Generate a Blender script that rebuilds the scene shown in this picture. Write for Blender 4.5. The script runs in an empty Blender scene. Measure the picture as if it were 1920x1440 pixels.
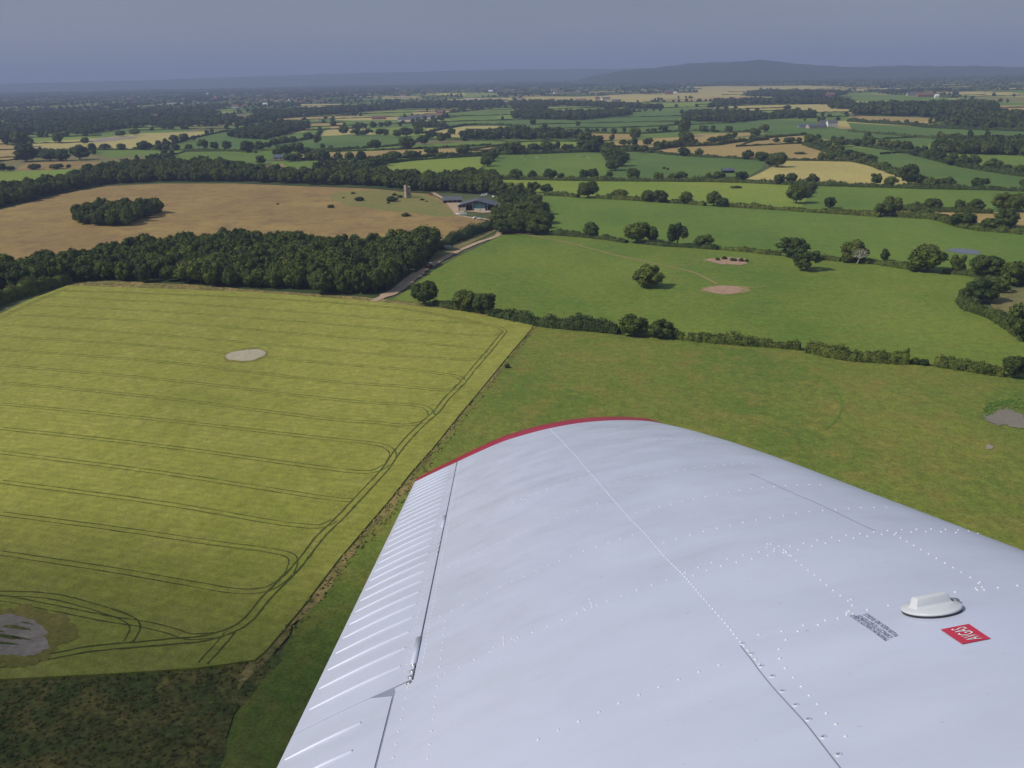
import bpy, bmesh, math, random
import numpy as np
from mathutils import Vector, Matrix
random.seed(7)
rng = np.random.default_rng(11)
sc = bpy.context.scene
COL = sc.collection

# ------------------------------------------------------------------ camera
F = 1850.0                       # focal length in pixels of the 1920 px wide photograph
PITCH, ROLL, CAMH = math.radians(17.5), math.radians(1.15), 110.0
fwd = np.array([0, math.cos(PITCH), -math.sin(PITCH)])
up0 = np.array([0, math.sin(PITCH), math.cos(PITCH)])
rt0 = np.array([1.0, 0, 0])
RT = math.cos(ROLL) * rt0 - math.sin(ROLL) * up0
UP = math.sin(ROLL) * rt0 + math.cos(ROLL) * up0
CAM = np.array([0, 0, CAMH])
cd = bpy.data.cameras.new('camera'); cam = bpy.data.objects.new('camera', cd); COL.objects.link(cam)
cd.sensor_width = 36; cd.lens = 36 * F / 1920; cd.clip_start = 0.1; cd.clip_end = 90000
M = Matrix(((RT[0], UP[0], -fwd[0], 0), (RT[1], UP[1], -fwd[1], 0), (RT[2], UP[2], -fwd[2], CAMH), (0, 0, 0, 1)))
cam.matrix_world = M
sc.camera = cam

# ------------------------------------------------------------------ world, sun, exposure
SUN_EL, SUN_AZ = math.radians(44), math.radians(-105)     # azimuth from +Y, negative = left
world = bpy.data.worlds.new('World'); sc.world = world; world.use_nodes = True
wn, wl = world.node_tree.nodes, world.node_tree.links
wn.clear()
wo = wn.new('ShaderNodeOutputWorld'); bg = wn.new('ShaderNodeBackground'); bg.inputs['Strength'].default_value = 0.1
sky = wn.new('ShaderNodeTexSky'); sky.sky_type = 'NISHITA'; sky.sun_disc = False
sky.sun_elevation = SUN_EL; sky.sun_rotation = SUN_AZ; sky.altitude = 100
sky.air_density = 1.0; sky.dust_density = 1.5
mx = wn.new('ShaderNodeMixRGB'); mx.inputs[0].default_value = 0.86
# slate storm haze: brightest and palest at the horizon, darker above
tc = wn.new('ShaderNodeTexCoord'); sx = wn.new('ShaderNodeSeparateXYZ'); cr = wn.new('ShaderNodeValToRGB')
wl.new(tc.outputs['Generated'], sx.inputs[0]); wl.new(sx.outputs['Z'], cr.inputs['Fac'])
e = cr.color_ramp.elements
e[0].position = 0.0; e[0].color = (2.20, 2.48, 3.28, 1)
e[1].position = 1.0; e[1].color = (1.7, 2.0, 2.8, 1)
n_ = e.new(0.035); n_.color = (2.02, 2.26, 2.98, 1)
n_ = e.new(0.10); n_.color = (1.72, 1.92, 2.62, 1)
n_ = e.new(0.40); n_.color = (1.7, 2.1, 3.0, 1)
nz = wn.new('ShaderNodeTexNoise'); nz.inputs['Scale'].default_value = 2.2; nz.inputs['Detail'].default_value = 4
mp = wn.new('ShaderNodeMapping'); mp.inputs['Scale'].default_value = (1, 1, 4)
wl.new(tc.outputs['Generated'], mp.inputs[0]); wl.new(mp.outputs[0], nz.inputs['Vector'])
mr = wn.new('ShaderNodeMapRange'); mr.inputs['From Min'].default_value = 0.3; mr.inputs['From Max'].default_value = 0.7
mr.inputs['To Min'].default_value = 0.9; mr.inputs['To Max'].default_value = 1.1
wl.new(nz.outputs['Fac'], mr.inputs['Value'])
ml = wn.new('ShaderNodeVectorMath'); ml.operation = 'SCALE'
wl.new(cr.outputs[0], ml.inputs[0]); wl.new(mr.outputs[0], ml.inputs['Scale'])
wl.new(sky.outputs[0], mx.inputs[1]); wl.new(ml.outputs[0], mx.inputs[2])
wl.new(mx.outputs[0], bg.inputs['Color']); wl.new(bg.outputs[0], wo.inputs['Surface'])
sd = bpy.data.lights.new('sun', 'SUN'); sun = bpy.data.objects.new('sun', sd); COL.objects.link(sun)
sd.energy = 3.0; sd.angle = math.radians(0.5); sd.color = (1.0, 0.93, 0.80)
sdir = Vector((math.sin(SUN_AZ) * math.cos(SUN_EL), math.cos(SUN_AZ) * math.cos(SUN_EL), math.sin(SUN_EL)))
sun.rotation_euler = sdir.to_track_quat('Z', 'Y').to_euler()
vs = sc.view_settings
sc.display_settings.display_device = 'sRGB'
vs.view_transform = 'Standard'; vs.look = 'None'; vs.exposure = 0.22; vs.gamma = 1; vs.use_curve_mapping = False
sc.render.engine = 'CYCLES'
sc.cycles.use_denoising = True
sc.cycles.max_bounces = 5; sc.cycles.diffuse_bounces = 2; sc.cycles.glossy_bounces = 2
sc.cycles.volume_bounces = 0; sc.cycles.transparent_max_bounces = 4

# ------------------------------------------------------------------ projection helpers
def ray(px, py): return fwd * F + RT * (px - 960.0) + UP * (720.0 - py)
def ground(px, py, z=0.0):
    r = ray(px, py); t = (z - CAMH) / r[2]
    p = CAM + r * t
    return float(p[0]), float(p[1])
def depth(x, y, z=0.0): return float(np.dot(np.array([x, y, z]) - CAM, fwd))
def project(x, y, z=0.0):
    d = np.array([x, y, z]) - CAM; w = float(d @ fwd)
    if w <= 1: return (-9999, -9999)
    return 960 + F * float(d @ RT) / w, 720 - F * float(d @ UP) / w
def mpp(px, py):
    x, y = ground(px, py); return depth(x, y) / F

# ------------------------------------------------------------------ object helpers
def link(name, me, parent=None, loc=None):
    o = bpy.data.objects.new(name, me); COL.objects.link(o)
    if parent is not None: o.parent = parent
    if loc is not None: o.location = loc
    return o
def tag(o, label=None, cat=None, group=None, kind=None):
    if label: o['label'] = label
    if cat: o['category'] = cat
    if group: o['group'] = group
    if kind: o['kind'] = kind
    return o
def empty(name, loc, rz=0.0):
    o = bpy.data.objects.new(name, None); COL.objects.link(o)
    o.location = loc; o.rotation_euler = (0, 0, rz); o.empty_display_size = 0.5
    return o
def mesh(name, v, f, mats=None, smooth=False, midx=None):
    me = bpy.data.meshes.new(name)
    me.from_pydata([tuple(map(float, p)) for p in v], [], f)
    for m in (mats or []): me.materials.append(m)
    if midx is not None: me.polygons.foreach_set('material_index', midx)
    if smooth: me.polygons.foreach_set('use_smooth', [True] * len(me.polygons))
    me.update(); return me
def qmesh(name, V, Q, mats, midx=None, smooth=False):
    """numpy verts (n,3), faces list of arrays (m,k)"""
    me = bpy.data.meshes.new(name)
    me.vertices.add(len(V)); me.vertices.foreach_set('co', np.asarray(V, dtype=np.float32).ravel())
    nl = sum(q.size for q in Q); npoly = sum(len(q) for q in Q)
    me.loops.add(nl); me.loops.foreach_set('vertex_index', np.concatenate([q.ravel() for q in Q]).astype(np.int32))
    st, tot, cur = [], [], 0
    for q in Q:
        k = q.shape[1]; n = len(q)
        st.append(cur + np.arange(n) * k); tot.append(np.full(n, k)); cur += n * k
    me.polygons.add(npoly)
    me.polygons.foreach_set('loop_start', np.concatenate(st).astype(np.int32))
    try: me.polygons.foreach_set('loop_total', np.concatenate(tot).astype(np.int32))
    except Exception: pass
    for m in mats: me.materials.append(m)
    if midx is not None: me.polygons.foreach_set('material_index', np.asarray(midx, dtype=np.int32))
    if smooth: me.polygons.foreach_set('use_smooth', np.ones(npoly, dtype=bool))
    me.update(calc_edges=True); me.validate(); return me
def box_vf(cx, cy, z0, lx, ly, h, rz=0.0, top=1.0):
    v = []
    for k, (zz, s) in enumerate(((z0, 1), (z0 + h, top))):
        for sx_, sy_ in ((-1, -1), (1, -1), (1, 1), (-1, 1)):
            x, y = sx_ * lx / 2 * s, sy_ * ly / 2 * s
            v.append((cx + x * math.cos(rz) - y * math.sin(rz), cy + x * math.sin(rz) + y * math.cos(rz), zz))
    f = [(0, 3, 2, 1), (4, 5, 6, 7), (0, 1, 5, 4), (1, 2, 6, 5), (2, 3, 7, 6), (3, 0, 4, 7)]
    return v, f
def join(parts):
    V, Fc = [], []
    for v, f in parts:
        b = len(V); V += v; Fc += [tuple(i + b for i in q) for q in f]
    return V, Fc
def ico(sub):
    bm = bmesh.new(); bmesh.ops.create_icosphere(bm, subdivisions=sub, radius=1.0)
    v = np.array([p.co[:] for p in bm.verts]); f = np.array([[q.index for q in p.verts] for p in bm.faces]); bm.free()
    return v, f

# ------------------------------------------------------------------ materials
def mat_base(name, rough=0.9):
    m = bpy.data.materials.new(name); m.use_nodes = True
    nt = m.node_tree; b = nt.nodes['Principled BSDF']; b.inputs['Roughness'].default_value = rough
    b.inputs['Specular IOR Level'].default_value = 0.25
    return m, nt, b
def noise(nt, vec, scale, detail=3, rough=0.5, stretch=None, rot=0.0):
    n = nt.nodes.new('ShaderNodeTexNoise'); n.inputs['Scale'].default_value = scale
    n.inputs['Detail'].default_value = detail; n.inputs['Roughness'].default_value = rough
    if stretch:
        mp = nt.nodes.new('ShaderNodeMapping'); mp.inputs['Scale'].default_value = stretch; mp.inputs['Rotation'].default_value = (0, 0, rot)
        nt.links.new(vec, mp.inputs[0]); vec = mp.outputs[0]
    nt.links.new(vec, n.inputs['Vector']); return n.outputs['Fac']
def ramp(nt, fac, stops):
    r = nt.nodes.new('ShaderNodeValToRGB'); nt.links.new(fac, r.inputs[0])
    e = r.color_ramp.elements
    e[0].position, e[0].color = stops[0][0], (*stops[0][1], 1)
    e[1].position, e[1].color = stops[-1][0], (*stops[-1][1], 1)
    for p, c in stops[1:-1]:
        q = e.new(p); q.color = (*c, 1)
    return r.outputs[0]
def mixc(nt, a, b, fac, mode='MIX'):
    m = nt.nodes.new('ShaderNodeMixRGB'); m.blend_type = mode
    for s, v in ((0, fac), (1, a), (2, b)):
        if hasattr(v, 'is_linked'): nt.links.new(v, m.inputs[s])
        elif isinstance(v, (int, float)): m.inputs[s].default_value = v
        else: m.inputs[s].default_value = (*v, 1)
    return m.outputs[0]
def field_mat(name, ca, cb, cc=None, big=0.012, mid=0.12, fine=1.1, patch=0.5, grain=0.35, stripe=None, rough=0.95):
    """ca/cb: two tones mixed by large noise, cc: mid-size patches, grain: fine value noise"""
    m, nt, b = mat_base(name, rough)
    g = nt.nodes.new('ShaderNodeNewGeometry'); P = g.outputs['Position']
    n1 = noise(nt, P, big, 4, 0.55, (1, 0.6, 1), 0.2)
    c = ramp(nt, n1, [(0.36, ca), (0.64, cb)])
    n2 = noise(nt, P, mid, 5, 0.65, (1, 0.8, 1), 0.5)
    if cc is not None:
        f = ramp(nt, n2, [(0.46, (0, 0, 0)), (0.68, (patch,) * 3)])
        c = mixc(nt, c, cc, f)
    n3 = noise(nt, P, fine, 4, 0.75)
    v = ramp(nt, n3, [(0.25, (1 - grain,) * 3), (0.75, (1 + grain,) * 3)])
    c = mixc(nt, c, v, 1.0, 'MULTIPLY')
    n4 = noise(nt, P, mid * 3.1, 3, 0.6)
    v = ramp(nt, n4, [(0.3, (0.88,) * 3), (0.7, (1.12,) * 3)])
    c = mixc(nt, c, v, 1.0, 'MULTIPLY')
    n5 = noise(nt, P, 0.42, 4, 0.7, (1, 0.7, 1), 0.3)
    v = ramp(nt, n5, [(0.3, (1 - grain * .4,) * 3), (0.7, (1 + grain * .4,) * 3)])
    c = mixc(nt, c, v, 1.0, 'MULTIPLY')
    if stripe:
        ang, freq, amt = stripe
        w = nt.nodes.new('ShaderNodeTexWave'); w.wave_type = 'BANDS'; w.bands_direction = 'Y'
        w.inputs['Scale'].default_value = freq; w.inputs['Distortion'].default_value = 1.0; w.inputs['Detail'].default_value = 2
        mp = nt.nodes.new('ShaderNodeMapping'); mp.inputs['Rotation'].default_value = (0, 0, ang)
        nt.links.new(P, mp.inputs[0]); nt.links.new(mp.outputs[0], w.inputs['Vector'])
        v = ramp(nt, w.outputs['Fac'], [(0.1, (1 - amt,) * 3), (0.9, (1 + amt * 0.5,) * 3)])
        c = mixc(nt, c, v, 1.0, 'MULTIPLY')
    nt.links.new(c, b.inputs['Base Color'])
    bp = nt.nodes.new('ShaderNodeBump'); bp.inputs['Strength'].default_value = 0.35; bp.inputs['Distance'].default_value = 0.4
    nt.links.new(n3, bp.inputs['Height']); nt.links.new(bp.outputs[0], b.inputs['Normal'])
    return m
def plain(name, col, rough=0.7, var=0.15, scale=1.5, metal=0.0):
    m, nt, b = mat_base(name, rough); b.inputs['Metallic'].default_value = metal
    g = nt.nodes.new('ShaderNodeTexCoord')
    n = noise(nt, g.outputs['Object'], scale, 4, 0.6)
    v = ramp(nt, n, [(0.3, tuple(c * (1 - var) for c in col)), (0.7, tuple(min(1, c * (1 + var)) for c in col))])
    nt.links.new(v, b.inputs['Base Color']); return m
def leaf_mat(name, dark, light):
    m, nt, b = mat_base(name, 0.75)
    oi = nt.nodes.new('ShaderNodeObjectInfo'); g = nt.nodes.new('ShaderNodeNewGeometry')
    n = noise(nt, g.outputs['Position'], 0.35, 3, 0.6)
    c = ramp(nt, n, [(0.35, dark), (0.68, light)])
    v = ramp(nt, oi.outputs['Random'], [(0, (0.58, 0.68, 0.75)), (0.5, (1.0, 1.0, 1.0)), (1, (1.5, 1.3, 0.95))])
    c = mixc(nt, c, v, 1.0, 'MULTIPLY')
    n = noise(nt, g.outputs['Position'], 2.2, 2, 0.6)
    v = ramp(nt, n, [(0.3, (0.75,) * 3), (0.7, (1.3,) * 3)])
    c = mixc(nt, c, v, 1.0, 'MULTIPLY')
    nt.links.new(c, b.inputs['Base Color']); return m
MT = {}
_a, _b = ground(0, 903), ground(560, 985); ROWANG = -math.atan2(_b[1] - _a[1], _b[0] - _a[0])
MT['crop'] = field_mat('ripening_barley', (0.215, 0.234, 0.036), (0.284, 0.287, 0.050), (0.325, 0.304, 0.076), 0.012, 0.09, 2.0, 0.45, 0.36, (ROWANG, 0.105, 0.05))
MT['past_lone'] = field_mat('pasture_grass', (0.098, 0.165, 0.019), (0.160, 0.212, 0.028), (0.185, 0.193, 0.038), 0.011, 0.07, 1.6, 0.45, 0.4)
MT['past_wing'] = field_mat('grazed_pasture', (0.101, 0.157, 0.021), (0.168, 0.192, 0.030), (0.212, 0.178, 0.040), 0.016, 0.09, 1.7, 0.7, 0.5)
MT['past_shade'] = field_mat('shaded_grass', (0.030, 0.055, 0.012), (0.05, 0.075, 0.018), (0.06, 0.07, 0.02), 0.03, 0.2, 1.3, 0.5, 0.4)  # pasture green with shade mixed into its colour, laid under the woods
MT['past_green'] = field_mat('green_pasture', (0.093, 0.165, 0.022), (0.136, 0.205, 0.027), (0.160, 0.198, 0.036), 0.009, 0.05, 0.8, 0.4, 0.2)
MT['past_light'] = field_mat('light_pasture', (0.164, 0.243, 0.029), (0.216, 0.264, 0.036), (0.196, 0.223, 0.040), 0.009, 0.05, 0.8, 0.4, 0.2)
MT['past_dark'] = field_mat('dark_pasture', (0.072, 0.138, 0.026), (0.105, 0.170, 0.030), (0.123, 0.170, 0.038), 0.008, 0.05, 0.8, 0.4, 0.2)
MT['tan'] = field_mat('ripe_wheat', (0.318, 0.236, 0.081), (0.382, 0.278, 0.102), (0.318, 0.221, 0.093), 0.008, 0.05, 0.6, 0.4, 0.14)
MT['straw'] = field_mat('ripe_barley', (0.382, 0.326, 0.111), (0.445, 0.378, 0.128), (0.382, 0.304, 0.111), 0.008, 0.04, 0.6, 0.4, 0.12)
MT['yellow'] = field_mat('rape_crop', (0.45, 0.42, 0.05), (0.5, 0.45, 0.06), None, 0.01, 0.05, 0.6, 0.3, 0.1)
MT['olive'] = field_mat('rough_grazing', (0.15, 0.15, 0.05), (0.20, 0.17, 0.065), (0.13, 0.13, 0.05), 0.01, 0.05, 0.8, 0.5, 0.25)
MT['brown'] = field_mat('dry_seeded_grass', (0.258, 0.172, 0.064), (0.320, 0.226, 0.075), (0.195, 0.119, 0.058), 0.016, 0.05, 0.8, 0.8, 0.25)
MT['tan_green'] = field_mat('short_rough_grass', (0.175, 0.180, 0.048), (0.215, 0.195, 0.056), (0.24, 0.18, 0.06), 0.02, 0.08, 1.0, 0.6, 0.28)
MT['meadow'] = field_mat('rank_meadow', (0.050, 0.080, 0.016), (0.112, 0.112, 0.029), (0.223, 0.167, 0.047), 0.03, 0.16, 1.0, 0.75, 0.6)
MT['roughstrip'] = field_mat('dead_grass_margin', (0.150, 0.140, 0.040), (0.360, 0.265, 0.100), (0.090, 0.109, 0.026), 0.06, 0.25, 1.6, 0.9, 0.45)
MT['wheel'] = field_mat('shaded_track_gap', (0.060, 0.076, 0.014), (0.095, 0.108, 0.020), None, 0.05, 0.3, 1.5, 0.3, 0.35)  # dark green stands in for shade down the wheel gaps between plants
MT['track'] = field_mat('track_gravel', (0.389, 0.286, 0.190), (0.454, 0.337, 0.233), (0.324, 0.224, 0.152), 0.03, 0.2, 1.2, 0.5, 0.18)
MT['wornpath'] = field_mat('worn_grass', (0.237, 0.198, 0.072), (0.275, 0.222, 0.088), None, 0.05, 0.3, 1.2, 0.3, 0.2)
MT['mud'] = field_mat('dry_mud', (0.338, 0.224, 0.155), (0.388, 0.263, 0.180), (0.300, 0.190, 0.130), 0.05, 0.3, 1.2, 0.5, 0.2)
MT['palemud'] = field_mat('pale_dry_mud', (0.38, 0.34, 0.25), (0.42, 0.38, 0.28), (0.33, 0.29, 0.2), 0.05, 0.3, 1.2, 0.5, 0.15)
MT['greymud'] = field_mat('grey_dry_mud', (0.253, 0.216, 0.176), (0.345, 0.292, 0.240), (0.172, 0.146, 0.118), 0.06, 0.22, 1.0, 0.8, 0.2)
MT['leaf'] = leaf_mat('oak_leaves', (0.030, 0.052, 0.007), (0.098, 0.134, 0.019))
MT['leaf_far'] = leaf_mat('distant_leaves', (0.024, 0.044, 0.007), (0.070, 0.098, 0.015))
MT['leaf_hedge'] = leaf_mat('hedge_leaves', (0.030, 0.050, 0.007), (0.085, 0.112, 0.018))
MT['bark'] = plain('bark', (0.16, 0.13, 0.10), 0.9, 0.3, 3)
MT['deadwood'] = plain('bleached_wood', (0.55, 0.50, 0.42), 0.8, 0.15, 3)
MT['farland'] = field_mat('far_farmland', (0.060, 0.085, 0.030), (0.095, 0.115, 0.04), (0.15, 0.14, 0.06), 0.003, 0.008, 0.08, 0.5, 0.25)
MT['hillwood'] = field_mat('wooded_hill', (0.022, 0.036, 0.020), (0.032, 0.048, 0.024), (0.05, 0.07, 0.03), 0.0012, 0.003, 0.03, 0.5, 0.35)
def water_mat():
    m, nt, b = mat_base('pond_water', 0.12); b.inputs['Base Color'].default_value = (0.10, 0.105, 0.11, 1)
    b.inputs['Specular IOR Level'].default_value = 0.6
    g = nt.nodes.new('ShaderNodeNewGeometry'); n = noise(nt, g.outputs['Position'], 0.8, 3)
    bp = nt.nodes.new('ShaderNodeBump'); bp.inputs['Strength'].default_value = 0.15; bp.inputs['Distance'].default_value = 0.1
    nt.links.new(n, bp.inputs['Height']); nt.links.new(bp.outputs[0], b.inputs['Normal']); return m
MT['water'] = water_mat()
MT['mudwater'] = field_mat('muddy_pond', (0.20, 0.18, 0.13), (0.24, 0.21, 0.155), (0.17, 0.15, 0.11), 0.05, 0.3, 1.2, 0.4, 0.12, None, 0.3)

# ------------------------------------------------------------------ unseen low cloud, added left of the aircraft to shade the near land
def shade_cloud_mesh(center, rx, ry, thick, seed):
    r = random.Random(seed); n, m_ = 40, 10; V = []; ph = [r.uniform(0, 6.28) for _ in range(8)]
    def rad(a): return 1 + .12 * math.sin(2 * a + ph[0]) + .08 * math.sin(3 * a + ph[1]) + .05 * math.sin(7 * a + ph[2])
    for side in (1, -1):
        for k in range(m_ + 1):
            u = k / m_
            for i in range(n):
                a = 2 * math.pi * i / n; q = rad(a) * u
                hgt = thick * (1 - u * u) ** 2 * (1 + .15 * math.sin(3 * a + 6 * u + ph[3])) * (1.0 if side > 0 else .4)
                V.append((center[0] + rx * q * math.cos(a), center[1] + ry * q * math.sin(a), center[2] + side * (hgt + .01)))
    Fq = []
    for sd_ in range(2):
        o_ = sd_ * (m_ + 1) * n
        for k in range(m_):
            for i in range(n):
                a, b = o_ + k * n + i, o_ + k * n + (i + 1) % n
                Fq.append((a, a + n, b + n, b) if sd_ == 0 else (a, b, b + n, a + n))
    t0, b0 = m_ * n, (m_ + 1) * n + m_ * n
    for i in range(n): Fq.append((t0 + i, b0 + i, b0 + (i + 1) % n, t0 + (i + 1) % n))
    me = bpy.data.meshes.new('shade_cloud'); me.from_pydata(V, [], Fq)
    bm = bmesh.new(); bm.from_mesh(me); bmesh.ops.remove_doubles(bm, verts=bm.verts, dist=0.005); bmesh.ops.recalc_face_normals(bm, faces=bm.faces); bm.to_mesh(me); bm.free()
    return me
cm_ = bpy.data.materials.new('shade_cloud_vapour'); cm_.use_nodes = True; cn_ = cm_.node_tree.nodes; cn_.clear()
co_ = cn_.new('ShaderNodeOutputMaterial'); cv_ = cn_.new('ShaderNodeVolumePrincipled')
cv_.inputs['Density'].default_value = 0.019; cv_.inputs['Color'].default_value = (0.9, 0.9, 0.92, 1)
cm_.node_tree.links.new(cv_.outputs[0], co_.inputs['Volume'])
CLZ = 700.0
gx, gy = CLOUD_AT = (-128.0, 96.0)       # where its shadow falls
ccx, ccy = gx + sdir.x / sdir.z * CLZ, gy + sdir.y / sdir.z * CLZ
clm = shade_cloud_mesh((ccx, ccy, CLZ), 200, 165, 75, 3); clm.materials.append(cm_)
tag(link('shade_cloud', clm), kind='stuff')

# ------------------------------------------------------------------ ground and haze
def poly_sheet(name, pts, z, mat, world=False, skirt=None):
    w = pts if world else [ground(x, y, z) for x, y in pts]
    bm = bmesh.new()
    vs_ = [bm.verts.new((x, y, z)) for x, y in w]
    f = bm.faces.new(vs_); f.normal_update()
    if f.normal.z < 0: f.normal_flip()
    if skirt:
        base = [bm.verts.new((v.co.x, v.co.y, skirt)) for v in vs_]
        n = len(vs_)
        for i in range(n):
            j = (i + 1) % n
            bm.faces.new((vs_[i], vs_[j], base[j], base[i]))
        bmesh.ops.recalc_face_normals(bm, faces=bm.faces)
        f.normal_update()
        if f.normal.z < 0: bmesh.ops.reverse_faces(bm, faces=bm.faces)
    bmesh.ops.triangulate(bm, faces=[f], quad_method='BEAUTY', ngon_method='BEAUTY')
    me = bpy.data.meshes.new(name); bm.to_mesh(me); bm.free(); me.materials.append(mat)
    return link(name, me)
def smooth_poly(pts, n=4, closed=True):
    P = [np.array(p, float) for p in pts]; out = []; N = len(P)
    rngi = range(N) if closed else range(N - 1)
    for i in rngi:
        g = (lambda k: P[k % N]) if closed else (lambda k: P[min(max(k, 0), N - 1)])
        p0, p1, p2, p3 = g(i - 1), g(i), g(i + 1), g(i + 2)
        for k in range(n):
            t = k / n
            out.append(tuple(0.5 * (2 * p1 + (p2 - p0) * t + (2 * p0 - 5 * p1 + 4 * p2 - p3) * t * t + (3 * p1 - p0 - 3 * p2 + p3) * t ** 3)))
    if not closed: out.append(tuple(P[-1]))
    return out
g_ = poly_sheet('ground', [(-29000, -3000), (29000, -3000), (29000, 41500), (-29000, 41500)], 0.0, MT['farland'], world=True)
tag(g_, kind='structure')
hv, hf = box_vf(0, 19400, -1.5, 59000, 45600, 420)
hm = bpy.data.materials.new('haze_air'); hm.use_nodes = True
hn = hm.node_tree.nodes; hn.clear()
ho = hn.new('ShaderNodeOutputMaterial'); pv = hn.new('ShaderNodeVolumePrincipled')
HAZE = 1.08e-4
pv.inputs['Density'].default_value = HAZE; pv.inputs['Color'].default_value = (0.50, 0.61, 0.93, 1)
pv.inputs['Anisotropy'].default_value = 0.0
hm.node_tree.links.new(pv.outputs[0], ho.inputs['Volume'])
haze = link('haze', mesh('haze', hv, hf, [hm])); tag(haze, kind='stuff')

# ------------------------------------------------------------------ fields traced on the land
ZC = [0.06]
FIELDS_PX = []
def rough_edge(pts, z=0.0, step=3.0, amp=0.7, seed=0):
    r = random.Random(seed); W = [ground(x, y, z) for x, y in pts]; out = []
    n = len(W); ph = [r.uniform(0, 6) for _ in range(4)]; s = 0
    for i in range(n):
        a, b = W[i], W[(i + 1) % n]; L = math.dist(a, b); k = max(1, min(150, int(L / step)))
        dx, dy = (b[0] - a[0]) / (L + 1e-6), (b[1] - a[1]) / (L + 1e-6)
        for j in range(k):
            t = j / k; d = amp * (math.sin(s / 9 + ph[0]) * .5 + math.sin(s / 3.3 + ph[1]) * .3 + r.gauss(0, .35)); s += L / k
            if j == 0: d *= .3
            out.append((a[0] + dx * L * t - dy * d, a[1] + dy * L * t + dx * d))
    return out
def field(name, mat, pts, sm=0, rough=0):
    ZC[0] += 0.0035
    if sm: pts = smooth_poly(pts, sm)
    FIELDS_PX.append(pts)
    o = poly_sheet(name, rough_edge(pts, 0, 3.0, rough, len(FIELDS_PX)), ZC[0], MT[mat], world=True) if rough else poly_sheet(name, pts, ZC[0], MT[mat]); tag(o, kind='structure'); return o

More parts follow.
